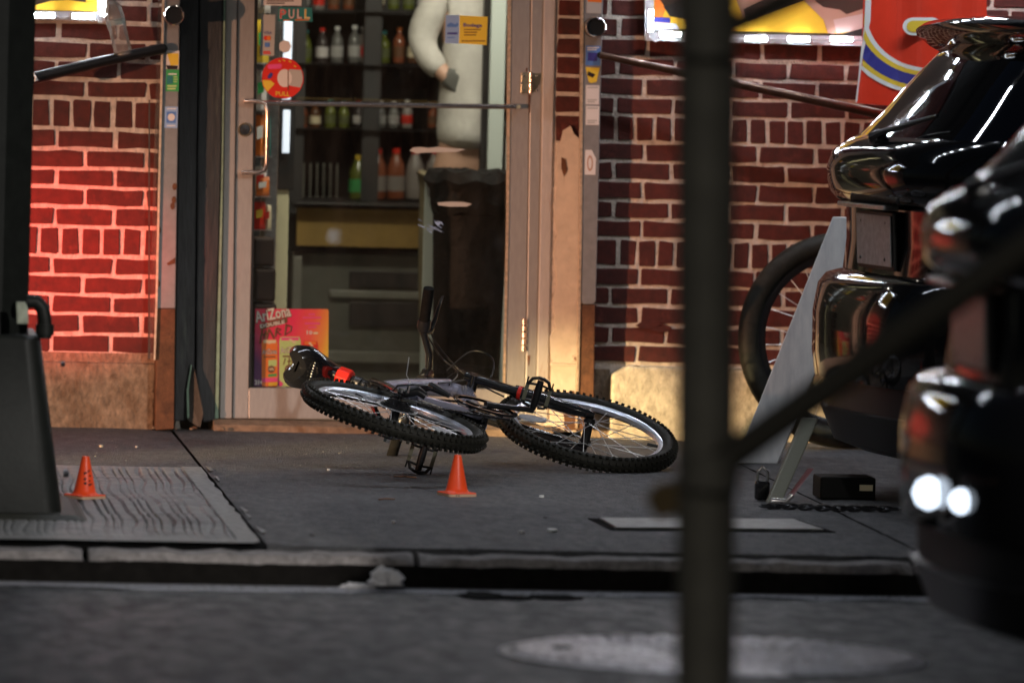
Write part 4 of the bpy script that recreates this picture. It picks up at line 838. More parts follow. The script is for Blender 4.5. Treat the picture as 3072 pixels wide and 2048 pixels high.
# ================================================================== RED BANNER
bn = root('feather_banner', at(2700, 330, -0.35), 'red banner with white, yellow and blue curved stripes beside the right sign', 'banner')
BY = -0.42
def cloth(poly, m_, k, nm):
    # gently rippled sheet: cut the polygon into vertical strips
    xs = [p[0] for p in poly]; x0, x1 = min(xs), max(xs); n = 26; cols_ = []
    def span(x):
        ys = []
        for (ax, ay), (bx, by) in zip(poly, poly[1:] + poly[:1]):
            if (ax - x) * (bx - x) <= 0 and ax != bx: ys.append(ay + (by - ay) * (x - ax) / (bx - ax))
        return (min(ys), max(ys)) if ys else None
    mb = MB(); prev = None
    for i in range(n + 1):
        x = x0 + 1e-3 + (x1 - x0 - 2e-3) * i / n; s_ = span(x)
        if not s_: prev = None; continue
        yy = BY + 0.014 * math.sin(x / 28.0) - 0.0016 * k
        cur = (at(x, s_[0], yy), at(x, s_[1], yy))
        if prev: mb.add([prev[0], cur[0], cur[1], prev[1]], [(0, 1, 2, 3)])
        prev = cur
    return P(mb, nm, m_, bn, smooth=False)
cloth([(2600, -300), (2960, -300), (2960, 340), (2570, 310), (2582, 180), (2596, 60)], 'bannerred', 0, 'cloth')
arc = lambda cx, cy, rx, ry, a0, a1, n=18: [(cx + rx * math.cos(rad(a0 + (a1 - a0) * k / n)), cy - ry * math.sin(rad(a0 + (a1 - a0) * k / n))) for k in range(n + 1)]
def swoosh(w0, w1, m_, k):
    a_ = arc(2790, 40, 190 + w0, 165 + w0 * .8, 150, 270); b_ = arc(2790, 40, 190 + w1, 165 + w1 * .8, 150, 270)
    mb = MB(); a3 = [at(max(x, 2572 + (310 - y) * .08 if y < 310 else x), y, BY + 0.014 * math.sin(x / 28.0) - 0.0016 * k) for x, y in a_]; b3 = [at(max(x, 2574 + (310 - y) * .085), y, BY + 0.014 * math.sin(x / 28.0) - 0.0016 * k) for x, y in b_]
    n = len(a3); mb.add(a3 + b3, [(i, i + 1, n + i + 1, n + i) for i in range(n - 1)]); P(mb, 'stripe', m_, bn)
swoosh(0, 14, 'white', 2); swoosh(14, 30, 'yellow_s', 2); swoosh(30, 70, 'navy_s', 2); swoosh(70, 86, 'yellow_s', 2); swoosh(86, 100, 'white', 2)
cloth([(2600, -300), (2622, -300), (2612, 60), (2590, 160), (2578, 250), (2572, 308), (2566, 308), (2574, 240), (2582, 160), (2595, 60)], 'white', 1.5, 'edge_stripe')
for rx, m_, k in ((34, 'white', 3), (22, 'yellow_s', 4)):
    o_ = [(2742 + 50 * (1 if q[0] > 0 else 0) + q[0] * rx, 80 + q[1] * rx * .8) for q in [(math.cos(a), math.sin(a)) for a in np.linspace(0, 2 * PI, 28, endpoint=False)]]
    P(pxflat(o_, BY - 0.017 - 0.002 * k), 'printed_loop', m_, bn)
pl_ = at(2920, 0, BY + .03); g0 = gnd(2920, 1330); P(MB().tube([(pl_.x, BY + .03, 0.0), (pl_.x, BY + .03, 2.4)], 0.012, 10), 'pole', 'satinblack', bn, smooth=True)
P(MB().lathe([(.16, 0), (.16, .02), (.03, .035)], 20, (pl_.x, BY + .03, 0.0)), 'base', 'satinblack', bn)
# ================================================================== WATER BOTTLE on the left bar
bt = at(372, 168, -0.165); tp = at(330, -8, -0.165); ax = (tp - bt); L = ax.length
wb = root('water_bottle', bt, 'empty clear plastic water bottle leaning on the slanting bar at upper left', 'bottle')
Rb_ = Vector((0, 0, 1)).rotation_difference(ax.normalized()).to_matrix(); prof = [(.026, 0.0), (.031, .004)]
for k in range(12): prof += [(.0315 - (.002 if k % 2 else 0), L * (.04 + .4 * k / 12))]
prof += [(.031, L * .46), (.033, L * .5), (.033, L * .68), (.029, L * .8), (.016, L * .93), (.0135, L * .95), (.0135, L)]
P(MB().lathe(prof, 22, bt, Rb_), 'body', 'plasticclear', wb, smooth=True)
P(MB().lathe([(.0155, L * .975), (.0155, L * 1.06), (.004, L * 1.065)], 16, bt, Rb_), 'cap', 'white', wb, smooth=True)
P(MB().lathe([(.0336, L * .52), (.0336, L * .62)], 22, bt, Rb_, cap=False), 'label_band', glass_mat('labelfilm', (.6, .8, .8), .25, .2), wb, smooth=True)
# ================================================================== LAMP POST BASE at the left
LY = -3.62
lp = root('lamp_post', (at(-60, 1560, LY).x, LY + .2, 0), 'dark street lamp post with a bulky metal base at the left edge', 'lamp post')
def prismoid(rings): return MB().loft(rings)
xr1, xr0 = at(125, 1010, LY).x, at(188, 1535, LY).x; zt, zb = at(125, 1010, LY).z, at(188, 1538, LY).z
def rrect(x0, x1, y0, y1, z, r, n=5):
    o_ = []
    for cx_, cy_, a0 in ((x1 - r, y1 - r, 0), (x0 + r, y1 - r, 90), (x0 + r, y0 + r, 180), (x1 - r, y0 + r, 270)):
        for k in range(n + 1): a = rad(a0 + 90 * k / n); o_.append((cx_ + r * math.cos(a), cy_ + r * math.sin(a), z))
    return o_
W = 0.62
P(MB().loft([rrect(xr0 - W, xr0, LY, LY + .5, zb, .055), rrect(xr1 - W + .10, xr1, LY + .03, LY + .47, zt - .01, .05), rrect(xr1 - W + .11, xr1 - .01, LY + .04, LY + .46, zt, .045)]), 'base_box', 'lamppost', lp, smooth=True)
xp_ = at(100, 450, LY + .1).x; sh_ = [[(xp_ - .13 + .14 * math.cos(rad(22.5 + 45 * k)), LY + .23 + .14 * math.sin(rad(22.5 + 45 * k)), z) for k in range(8)] for z in (zt - .02, 7.0)]
P(MB().loft(sh_), 'shaft', 'lamppost', lp)
P(MB().tube([at(80, 905, LY + .05), at(110, 905, LY + .05), at(128, 925, LY + .05), at(134, 960, LY + .05), at(134, 1015, LY + .05)], .020, 14), 'conduit_elbow', 'lamppost', lp, smooth=True)
P(MB().lathe([(.026, 0), (.026, .03)], 16, at(134, 1005, LY + .05)), 'conduit_nut', 'lamppost', lp, smooth=True)
P(MB().pix([(48, 905), (76, 905), (86, 930), (86, 972), (50, 972)], LY + .0, .012), 'gusset_plate', M('gusset', (0.35, 0.38, 0.30), 0.4, 0.3, var=.3, scale=30), lp, bevel=.003)
P(MB().lathe([(.007, 0), (.007, .01), (.003, .012)], 8, at(182, 1092, LY - .0), Matrix.Rotation(rad(90), 3, 'Y')), 'bolt', 'darksteel', lp)
P(MB().lathe([(.010, 0), (.010, .014), (.004, .016)], 8, at(190, 1420, LY + .02), Matrix.Rotation(rad(90), 3, 'Y')), 'bolt', 'darksteel', lp)
xb = at(260, 1575, LY - .05).x
P(MB().loft([rrect(xb - .95, xb, LY - .10, LY + .62, 0.001, .02), rrect(xb - .95, xb, LY - .10, LY + .62, zb - .015, .02), rrect(xb - .90, xb - .03, LY - .07, LY + .58, zb, .02)]), 'foot_plate', M('footplate', (.035, .036, .03), .6, .1, var=.4, scale=14), lp)
# ================================================================== CONES
def make_cone(px, py, lab, marks):
    g_ = gnd(px, py + 8); o = root('traffic_cone', g_, lab, 'cone', 'small orange marker cones')
    s_ = 0.094
    o.rotation_euler.z = rad(38 if marks else 20)
    def L(mb, nm, m_, **k): q = mb.build(nm, m_, o, **k); return q
    L(MB().loft([rrect(-s_ / 2, s_ / 2, -s_ / 2, s_ / 2, 0.0, .012, 3), rrect(-s_ / 2, s_ / 2, -s_ / 2, s_ / 2, 0.009, .012, 3)]), 'base_underside', 'conebase')
    L(MB().loft([rrect(-s_ / 2, s_ / 2, -s_ / 2, s_ / 2, 0.0092, .012, 3), rrect(-s_ / 2 + .001, s_ / 2 - .001, -s_ / 2 + .001, s_ / 2 - .001, 0.0125, .012, 3)]), 'base_plate', 'cone', bevel=.001)
    L(MB().lathe([(.041, .0125), (.035, .017), (.0315, .024), (.0115, .132), (.0105, .137), (.0075, .138), (.0065, .12)], 32, cap=False), 'body', 'cone', smooth=True)
    if marks:
        for a0, zz in ((-128, .05), (-128, .066), (-128, .082), (-100, .045), (-100, .060), (-100, .076), (-100, .09)):
            r = .034 - (zz - .024) * (.0225 / .108) + .0006; a = rad(a0)
            mb = MB()
            for k in range(3):
                b_ = a + rnd(-.12, .12); z2 = zz + rnd(-.004, .004); mb.prism([(r * math.cos(b_ + d), r * math.sin(b_ + d), z2 + e) for d, e in ((-.10, -.002), (.10, -.001), (.08, .0025), (-.09, .002))], (.0006 * math.cos(b_), .0006 * math.sin(b_), 0))
            L(mb, 'ink_mark', 'ink')
    else:
        for k in (-1, 1): L(MB().box((k * .004 - .02, -s_ / 2 - .0006, .005), (.002, .001, .006)), 'ink_mark', 'ink')
    o.scale = (1, 1, .88)
    return o
make_cone(254, 1485, 'small orange cone with dark ink marks on the ribbed slab beside the lamp post', True)
make_cone(1370, 1478, 'small plain orange cone standing on the pavement in front of the bicycle', False)
# ================================================================== COVERS, LITTER
mcx = gnd(2138, 1962, RZ + .05); mr_ = 0.46
mz = RZ + .022 * (KY - .17 - mcx.y)
mc = root('manhole_cover', (mcx.x, mcx.y, mz), 'round worn iron manhole cover in the road at the bottom', 'manhole cover')
def ml(mb, nm, m_, **k): return mb.build(nm, m_, mc, **k)
tilt = Matrix.Rotation(math.atan(-0.022), 3, 'X')
ml(MB().lathe([(mr_ + .035, .003), (mr_ + .035, .006), (mr_ + .012, .009), (mr_ + .01, .002)], 56, (0, 0, 0), tilt, cap=False), 'frame_ring', 'castiron', smooth=True)
ml(MB().lathe([(mr_, .0), (mr_, .010), (mr_ - .01, .012), (.001, .012)], 56, (0, 0, 0), tilt), 'lid', 'castiron')
kn = MB()
for ring in range(2, 12):
    rr_ = ring * .04; nk = int(2 * PI * rr_ / .055)
    for k in range(nk):
        a = 2 * PI * k / nk + ring; kn.box(tilt @ Vector((rr_ * math.cos(a), rr_ * math.sin(a), .0125)), (.03, .03, .005), tilt @ Matrix.Rotation(a, 3, 'Z'))
kn.build('raised_studs', 'castiron', mc)['kind'] = 'stuff'
ml(MB().lathe([(.022, 0), (.022, .004)], 14, tilt @ Vector((-mr_ + .11, .0, .0165))), 'pick_hole', 'darkgap')
a_, b_, c_, d_ = gnd(1800, 1560), gnd(2380, 1563), gnd(2470, 1594), gnd(1848, 1588)
uc = root('utility_cover', (a_ + c_) / 2, 'flat rectangular metal utility cover set in the pavement near the kerb', 'utility cover')
P(MB().prism([(a_.x, a_.y, .002), (b_.x, b_.y, .002), (c_.x, c_.y, .002), (d_.x, d_.y, .002)], (0, 0, .006)), 'lid', 'steelplate', uc, bevel=.002)
P(MB().prism([(a_.x - .03, a_.y + .04, .0005), (b_.x + .02, b_.y + .04, .0005), (c_.x + .03, c_.y - .03, .0005), (d_.x - .02, d_.y - .03, .0005)], (0, 0, .0018)), 'frame', 'darkgap', uc)
# crumpled tissue at the kerb foot
g_ = gnd(1140, 1758, RZ); g_.y = KY - .20; ti = root('crumpled_tissue', g_, 'crumpled white tissue lying at the foot of the kerb', 'litter')
def crumple(c, rx, ry, rz, seed):
    random.seed(seed); bm = bmesh.new(); bmesh.ops.create_icosphere(bm, subdivisions=3, radius=1)
    for v in bm.verts:
        n_ = v.co.normalized(); k = 1 + .16 * math.sin(n_.x * 7 + seed) * math.sin(n_.y * 6) + .12 * math.sin(n_.z * 11 + n_.x * 5) + rnd(-.06, .06)
        v.co = Vector((n_.x * rx * k, n_.y * ry * k, max(-.15 * rz, n_.z * rz * k)))
    vs = [tuple(v.co + Vector(c)) for v in bm.verts]; fs = [tuple(v.index for v in f.verts) for f in bm.faces]; bm.free(); return vs, fs
mb = MB(); mb.add(*crumple(g_ + Vector((.005, -.03, .022)), .045, .035, .042, 3)); P(mb, 'wad', 'tissue', ti, smooth=False)
mb = MB(); mb.add(*crumple(g_ + Vector((-.07, -.035, .008)), .045, .025, .012, 5)); P(mb, 'tail', 'tissue', ti)
def hole(px, py, rx, ry, lab):
    c = gnd(px, py, RZ + .004); o = root('asphalt_patch', c, lab, 'tar patch', 'tar patches by the kerb')
    n_ = 22; ring = [(c.x + rx * math.cos(2 * PI * k / n_) * rnd(.7, 1.15), c.y + ry * math.sin(2 * PI * k / n_) * rnd(.7, 1.15), c.z + .005) for k in range(n_)]
    P(MB().prism(ring, (0, 0, .003)), 'tar', 'darkgap', o)
hole(1450, 1793, .06, .10, 'black tar patch in the road below the kerb'); hole(1540, 1800, .05, .05, 'narrow black tar patch right of the larger one below the kerb'); hole(1660, 1797, .075, .07, 'long black tar patch below the kerb, rightmost of three')
# small specks of litter on the pavement
spk = [(303, 1342, .007, 'cream_s', 'cream chewing gum lump on the pavement near the plinth'), (410, 1344, .004, 'grey_s', 'white scrap on the pavement below the left track'),
       (1655, 1595, .014, 'white', 'white paper scrap near the kerb right of the front cone'), (1565, 1600, .007, 'paperwhite', 'small white scrap left of the kerb paper scrap'), (1625, 1493, .007, 'white', 'white speck on the pavement right of the front cone'),
       (985, 1413, .004, 'white', 'white speck on the pavement under the rear wheel'), (1180, 1570, .006, 'paperwhite', 'pale speck near the kerb below the front cone'), (938, 1608, .006, 'ink', 'dark gum spot near the kerb right of the ribbed slab'), (1638, 1554, .006, 'ink', 'dark gum spot left of the utility cover')]
for x, y, r, m_, lab in spk:
    c = gnd(x, y); mb = MB(); n_ = 8; ring = [(c.x + r * 1.2 * math.cos(2 * PI * k / n_) * rnd(.6, 1.2), c.y + r * 2.2 * math.sin(2 * PI * k / n_) * rnd(.6, 1.2), .002) for k in range(n_)]
    o = mb.prism(ring, (0, 0, .006 if m_ != 'ink' else .002)).build('litter_scrap', m_); tag(o, lab, 'litter', 'scraps on the pavement')
for x, y, ang, L_, lab in ((1215, 1434, 8, .07, 'thin brown twig on the pavement behind the front cone'), (1160, 1501, -12, .05, 'thin dark twig on the pavement left of the front cone')):
    c = gnd(x, y); a = rad(ang); o = MB().tube([(c.x - L_ / 2 * math.cos(a), c.y + L_ * math.sin(a), .004), (c.x, c.y, .006), (c.x + L_ / 2 * math.cos(a), c.y - L_ * math.sin(a), .004)], .0025, 6).build('twig', 'brown_s'); tag(o, lab, 'twig', 'scraps on the pavement')
# fine grit: too small and too many to count
random.seed(21); gm = MB()
for i in range(800):
    x, y = rnd(-2.4, 2.2), rnd(KY + .05, -.05); r = rnd(.0010, .0026)
    if -3 < x < JX and y < PY1 and random.random() < .5: continue
    a = rnd(0, 6); gm.add([(x + r * math.cos(a), y + r * math.sin(a), .002), (x + r * math.cos(a + 2), y + r * math.sin(a + 2), .002), (x + r * math.cos(a + 4), y + r * math.sin(a + 4), .002), (x, y, .0025 + r)], [(0, 1, 3), (1, 2, 3), (2, 0, 3)])
for i in range(900):
    x = rnd(-2.6, 2.2); y = KY - .18 - abs(random.gauss(0, .12)); r = rnd(.002, .006); z = RZ + .022 * (KY - .17 - y) + .002; a = rnd(0, 6)
    gm.add([(x + r * math.cos(a), y + r * math.sin(a), z), (x + r * math.cos(a + 2), y + r * math.sin(a + 2), z), (x + r * math.cos(a + 4), y + r * math.sin(a + 4), z), (x, y, z + r)], [(0, 1, 3), (1, 2, 3), (2, 0, 3)])
go = gm.build('grit', 'patch'); tag(go, 'fine pale grit scattered on pavement and gutter', 'grit', kind='stuff')
random.seed(5)
# ================================================================== BICYCLES
def rodr(v):
    v = Vector(v); return Matrix.Rotation(v.length, 3, v.normalized())
HA = rad(70); UA = Vector((-math.cos(HA), 0, math.sin(HA))); FO = Vector((math.sin(HA), 0, math.cos(HA)))
def make_bike(label, Mw, steer, ca, R=0.298, knobs=True, paint='framegrey', tyre_r=0.025, rimmat='rim', detail=True):
    rt_ = bpy.data.objects.new('bicycle', None); col.objects.link(rt_); rt_.matrix_world = Mw; tag(rt_, label, 'bicycle')
    Ri = Mw.to_3x3().transposed()
    vdir = (Ri @ FW).normalized()
    def B(mb, nm, m_, par=None, **k): return mb.build(nm, m_, par or rt_, **k)
    rear = Vector((-.40, 0, .02)); fhub = Vector((.58, 0, .02)); base = fhub - FO * .04
    Rs = Matrix.Rotation(steer, 3, UA)
    def st(f, l, q): return base + Rs @ (FO * f + Vector((0, l, 0)) + UA * q)
    # ---- wheels
    def wheel(c, axis, lab, front):
        ez = axis.normalized(); ex = vdir.cross(ez).normalized(); ey = ez.cross(ex)
        W = Matrix(((ex.x, ey.x, ez.x, c.x), (ex.y, ey.y, ez.y, c.y), (ex.z, ey.z, ez.z, c.z), (0, 0, 0, 1)))
        rr = R - 2 * tyre_r + .004; prof = [(rr, -.0125), (rr, .0125), (rr - .012, .012), (rr - .020, .006), (rr - .020, -.006), (rr - .012, -.012)]
        rings = [[(r * math.cos(a), r * math.sin(a), z) for r, z in prof] for a in np.linspace(0, 2 * PI, 72, endpoint=False)]
        wh = MB().loft(rings, closed=True).build('wheel', rimmat, rt_, smooth=True); wh.matrix_local = W; wh['label'] = lab
        ty = MB(); cr = R - tyre_r - (.005 if knobs else 0); ns = 12
        ty.loft([[((cr + tyre_r * math.cos(t)) * math.cos(a), (cr + tyre_r * math.cos(t)) * math.sin(a), tyre_r * math.sin(t)) for t in np.linspace(0, 2 * PI, ns, endpoint=False)] for a in np.linspace(0, 2 * PI, 96, endpoint=False)], closed=True)
        if knobs:
            for k in range(80):
                for j, (t, sz) in enumerate(((-62, (.010, .009, .008)), (-24, (.010, .010, .009)), (24, (.010, .010, .009)), (62, (.010, .009, .008)))):
                    a = 2 * PI * (k + (.5 if j % 2 else 0)) / 80; tt = rad(t); r_ = cr + (tyre_r + .0025) * math.cos(tt)
                    M3 = Matrix.Rotation(a, 3, 'Z') @ Matrix.Rotation(-tt, 3, 'Y')
                    ty.box((r_ * math.cos(a), r_ * math.sin(a), (tyre_r + .0025) * math.sin(tt)), sz, M3)
        ty.build('tyre', 'tyre', wh, smooth=True)
        hb = MB()
        if front: hb.lathe([(.007, -.062), (.007, -.05), (.016, -.048), (.020, -.036), (.020, -.032), (.015, -.026), (.014, .026), (.020, .032), (.020, .036), (.016, .048), (.007, .05), (.007, .062)], 18)
        else: hb.lathe([(.007, -.075), (.007, -.05), (.016, -.048), (.021, -.036), (.021, -.032), (.015, -.026), (.014, .016), (.021, .02), (.021, .024), (.014, .03), (.007, .05), (.007, .072)], 18)
        hb.build('hub', 'satinblack', wh, smooth=True)
        ns_ = 28
        for k in range(ns_):
            side = 1 if k % 2 else -1; a = 2 * PI * k / ns_; off = rad(52) * (1 if (k // 2) % 2 else -1)
            zf = .034 * side if front else (.034 * side if side < 0 else .022)
            p0 = Vector((.019 * math.cos(a + off), .019 * math.sin(a + off), zf)); p1 = Vector(((rr - .018) * math.cos(a), (rr - .018) * math.sin(a), side * .003))
            MB().tube([p0, p1], .0014, 5).build('spoke', 'spoke', wh, smooth=True)
        if detail:
            an = PI + .12 if front else -.5    # reflector on the spokes
            d = Vector((math.cos(an), math.sin(an), 0)); t = Vector((-math.sin(an), math.cos(an), 0)); cc = d * (rr * .72)
            rf = MB(); rf.prism([cc + t * (.020 * math.cos(q)) + d * (.045 * math.sin(q)) + Vector((0, 0, .006)) for q in np.linspace(0, 2 * PI, 16, endpoint=False)], (0, 0, .008)); rf.build('spoke_reflector', 'reflector', wh)
            an = .06 if front else 2.2; MB().tube([Vector(((rr - .015) * math.cos(an), (rr - .015) * math.sin(an), 0)), Vector(((rr - .055) * math.cos(an), (rr - .055) * math.sin(an), 0))], .005, 8).build('valve', 'blackplastic', wh)
        return wh
    wr_ = wheel(rear, Vector((0, -1, 0)), 'rear wheel with knobbly tyre and silver rim' if knobs else 'rear wheel', False)
    wheel(st(.04, 0, 0), Rs @ Vector((0, -1, 0)), 'front wheel with knobbly tyre and silver rim' if knobs else 'front wheel', True)
    if detail:
        cs = MB()
        for k, r in enumerate((.052, .046, .040, .034, .029, .024)):
            z = .026 + .0045 * k; n_ = 44
            ring = [((r + (.003 if q % 2 else 0)) * math.cos(2 * PI * q / n_), (r + (.003 if q % 2 else 0)) * math.sin(2 * PI * q / n_), z) for q in range(n_)]
            cs.prism(ring, (0, 0, .002))
        cs.build('sprocket_stack', 'darksteel', wr_)
        MB().lathe([(.020, .0235), (.064, .0235), (.066, .0245), (.020, .0245)], 28, cap=False).build('spoke_guard', 'reflector', wr_, smooth=True)
    # ---- frame
    seat = Vector((-.125, 0, .35)); hb_, ht = st(0, 0, .395), st(0, 0, .505)
    B(MB().tube([seat + Vector((0, 0, -.005)), seat.lerp(ht, .5) + Vector((0, 0, .0)), ht.lerp(hb_, .2)], [.022, .027, .030], 16), 'top_tube', paint, smooth=True)
    B(MB().tube([Vector((0, 0, 0)), Vector((.2, 0, .195)), hb_.lerp(ht, .2)], [.024, .028, .030], 16), 'down_tube', paint, smooth=True)
    B(MB().tube([Vector((0, 0, -.02)), Vector((-.150, 0, .42))], .0175, 16), 'seat_tube', 'glossblack', smooth=True)
    B(MB().tube([hb_, ht], .0235, 18), 'head_tube', paint, smooth=True)
    for s_ in (-1, 1):
        B(MB().tube([Vector((-.395, s_ * .068, .022)), Vector((-.30, s_ * .062, .02)), Vector((-.12, s_ * .045, .006)), Vector((-.015, s_ * .03, 0))], [.009, .011, .0125, .014], 12), 'chain_stay', paint, smooth=True)
        B(MB().tube([Vector((-.395, s_ * .068, .028)), Vector((-.27, s_ * .052, .18)), Vector((-.145, s_ * .024, .345)), Vector((-.128, s_ * .012, .36))], [.008, .0095, .0105, .012], 12), 'seat_stay', 'glossblack', smooth=True)
        B(MB().prism([(-.415, s_ * .068, .005), (-.38, s_ * .068, .005), (-.365, s_ * .068, .03), (-.39, s_ * .068, .05), (-.415, s_ * .068, .035)], (0, .006, 0)), 'dropout', 'darksteel', bevel=.001)
    B(MB().tube([Vector((0, -.045, 0)), Vector((0, .045, 0))], .021, 18), 'bottom_bracket', 'glossblack', smooth=True)
    # ---- fork, stem, bar
    for s_ in (-1, 1):
        B(MB().tube([st(.0, s_ * .060, .43), st(.004, s_ * .060, .36), st(.012, s_ * .060, .24)], .0155, 14), 'stanchion', 'glossblack', smooth=True)
        B(MB().tube([st(.012, s_ * .060, .26), st(.014, s_ * .060, .25), st(.028, s_ * .060, .06), st(.036, s_ * .060, .015), st(.040, s_ * .060, -.012)], [.021, .0215, .0195, .015, .009], 14), 'fork_leg', 'glossblack', smooth=True)
        if detail:
            B(MB().tube([st(.013, s_ * .060, .248), st(.0145, s_ * .060, .236)], .0222, 14), 'fork_band', 'redplastic', smooth=True)
            B(MB().tube([st(.028, s_ * .052, .30), st(.035, s_ * .034, .255), st(.032, s_ * .028, .225)], [.006, .007, .006], 8), 'brake_arm', 'steel', smooth=True)
    B(MB().tube([st(0, -.074, .402), st(0, .074, .402)], .019, 12, squash=.8), 'fork_crown', 'glossblack', smooth=True)
    B(MB().tube([st(0, 0, .50), st(0, 0, .56)], .016, 14), 'steerer', 'glossblack', smooth=True)
    B(MB().tube([st(-.022, 0, .567), st(.02, 0, .572), st(.062, 0, .58)], [.020, .018, .022], 14), 'stem', 'glossblack', smooth=True)
    bp = [(.01, -.29, .62), (.02, -.20, .615), (.032, -.14, .612), (.055, -.07, .586), (.06, -.03, .58), (.06, .03, .58), (.055, .07, .586), (.032, .14, .612), (.02, .20, .615), (.01, .29, .62)]
    B(MB().tube([st(*q) for q in bp], .0115, 14), 'handlebar', 'glossblack', smooth=True)
    for s_ in (-1, 1):
        B(MB().tube([st(.0095, s_ * .298, .6205), st(.0105, s_ * .29, .62), st(.022, s_ * .185, .615)], [.0172, .0178, .0172], 16), 'grip', 'blackrubber', smooth=True)
        if detail:
            B(MB().tube([st(.022, s_ * .186, .615), st(.0245, s_ * .163, .614), st(.029, s_ * .150, .613)], [.021, .023, .018], 16), 'gear_shifter', 'blackplastic', smooth=True)
            lv = B(MB().tube([st(.032, s_ * .146, .612), st(.065, s_ * .142, .607), st(.078, s_ * .15, .604)], [.012, .013, .010], 10), 'brake_clamp', 'glossblack', smooth=True)
            MB().tube([st(.07, s_ * .148, .605), st(.082, s_ * .175, .602), st(.084, s_ * .215, .60), st(.092, s_ * .245, .60), st(.104, s_ * .256, .60)], [.010, .009, .0065, .006, .004], 10, squash=.6).build('brake_lever', 'satinblack', lv, smooth=True)
    if detail:
        for pts in ([st(.07, -.14, .605), st(.10, -.09, .58), st(.12, -.03, .50), st(.075, -.02, .40), st(.04, -.02, .30)], [st(.03, -.15, .612), st(.085, -.10, .60), st(.11, -.05, .56), st(.06, -.04, .48), st(-.05, -.03, .46)],
                    [st(.07, .14, .605), st(.13, .07, .57), st(.14, -.02, .50), st(.03, -.035, .44), Vector((.25, -.026, .40))], [st(.07, -.03, .52), st(.15, -.09, .48), st(.13, -.10, .40), st(.05, -.07, .36), st(.02, -.03, .38)]):
            sm_ = []
            for i in range(len(pts) - 1):
                p0 = pts[max(i - 1, 0)]; p1 = pts[i]; p2 = pts[i + 1]; p3 = pts[min(i + 2, len(pts) - 1)]
                for k in range(6):
                    t = k / 6; sm_.append(.5 * ((2 * p1) + (p2 - p0) * t + (2 * p0 - 5 * p1 + 4 * p2 - p3) * t * t + (3 * p1 - p0 - 3 * p2 + p3) * t ** 3))
            B(MB().tube(sm_ + [pts[-1]], .0028, 7), 'brake_cable', 'blackplastic', smooth=True)
    # ---- saddle, post
    sd_ = Vector((-.31, 0, .95)).normalized(); top = Vector((-.176, 0, .487))
    B(MB().tube([Vector((-.145, 0, .40)), top], .0135, 14), 'seat_post', 'satinblack', smooth=True)
    B(MB().tube([Vector((-.150, 0, .408)), Vector((-.143, 0, .388))], .0205, 16), 'seat_clamp', 'darksteel', smooth=True)
    rings = []
    for x, w_, th, zz in ((-.345, .02, .012, .560), (-.340, .058, .026, .562), (-.315, .083, .036, .565), (-.27, .085, .038, .560), (-.22, .062, .034, .553), (-.16, .036, .030, .550), (-.10, .022, .026, .552), (-.075, .018, .022, .550), (-.068, .008, .010, .545)):
        x += .022; zz -= .020; w_ *= .82; th *= 1.5; ring = []
        for k in range(24):
            a = 2 * PI * k / 24; yy = w_ * math.copysign(abs(math.cos(a)) ** .8, math.cos(a)); z_ = th * math.sin(a)
            notch = .022 * math.exp(-(yy / .018) ** 2) * (1 if x < -.18 else .3) * (1 if z_ > 0 else 0)
            ring.append((x + (.035 * math.exp(-(yy / .03) ** 2) if x < -.288 else 0), yy, zz + z_ - notch - abs(yy) * .12))
        rings.append(ring)
    sa = B(MB().loft(rings), 'saddle', 'glossblack', smooth=True)
    if detail:
        for k in range(8): MB().box((-.278 + .0 * k, -.03 + .009 * k, .4820 - .0004 * abs(k - 3)), (.004, .0045 if k % 3 else .002, .003)).build('saddle_mark', 'white', sa)
        B(MB().lathe([(.027, -.024), (.033, -.02), (.033, .02), (.027, .024)], 8, Vector((-.160, 0, .445)), Vector((0, 0, 1)).rotation_difference(sd_).to_matrix()), 'red_lamp', 'redplastic', bevel=.002)
    for s_ in (-1, 1): B(MB().tube([Vector((-.268, s_ * .022, .499)), Vector((-.20, s_ * .022, .488)), Vector((-.13, s_ * .018, .488)), Vector((-.068, s_ * .01, .501))], .0035, 8), 'saddle_rail', 'steel', smooth=True)
    # ---- drivetrain
    c = Vector((math.cos(ca), 0, math.sin(ca))) * .16
    def gear(r, y, n_, nm, m_, th=.003, hole=.6):
        mb = MB(); N = n_ * 2; o_ = [((r + (.004 if q % 2 else 0)) * math.cos(2 * PI * q / N), (r + (.004 if q % 2 else 0)) * math.sin(2 * PI * q / N)) for q in range(N)]
        i_ = [(r * hole * math.cos(2 * PI * q / N), r * hole * math.sin(2 * PI * q / N)) for q in range(N)]
        vs = [(x, y, z) for x, z in o_] + [(x, y, z) for x, z in i_] + [(x, y - th, z) for x, z in o_] + [(x, y - th, z) for x, z in i_]; fs = []
        for q in range(N):
            n2 = (q + 1) % N; fs += [(q, n2, N + n2, N + q), (2 * N + q, 3 * N + q, 3 * N + n2, 2 * N + n2), (q, 2 * N + q, 2 * N + n2, n2), (N + q, N + n2, 3 * N + n2, 3 * N + q)]
        return B(mb.add(vs, fs), nm, m_)
    gear(.083, -.047, 42, 'chainring', 'darksteel', hole=.78); gear(.064, -.041, 34, 'chainring', 'darksteel', hole=.7); gear(.048, -.035, 24, 'chainring', 'steel', hole=.5)
    B(MB().lathe([(.088, .0), (.104, .0), (.106, .004), (.104, .007), (.090, .007)], 48, (0, -.060, 0), Matrix.Rotation(rad(90), 3, 'X'), cap=False), 'chain_guard', 'glossblack', smooth=True)
    for k in range(4):
        a = ca + k * PI / 2 + .4; d = Vector((math.cos(a), 0, math.sin(a))); B(MB().tube([Vector((0, -.054, 0)), d * .08 + Vector((0, -.054, 0))], [.014, .007], 8, squash=.5), 'spider_arm', 'glossblack', smooth=True)
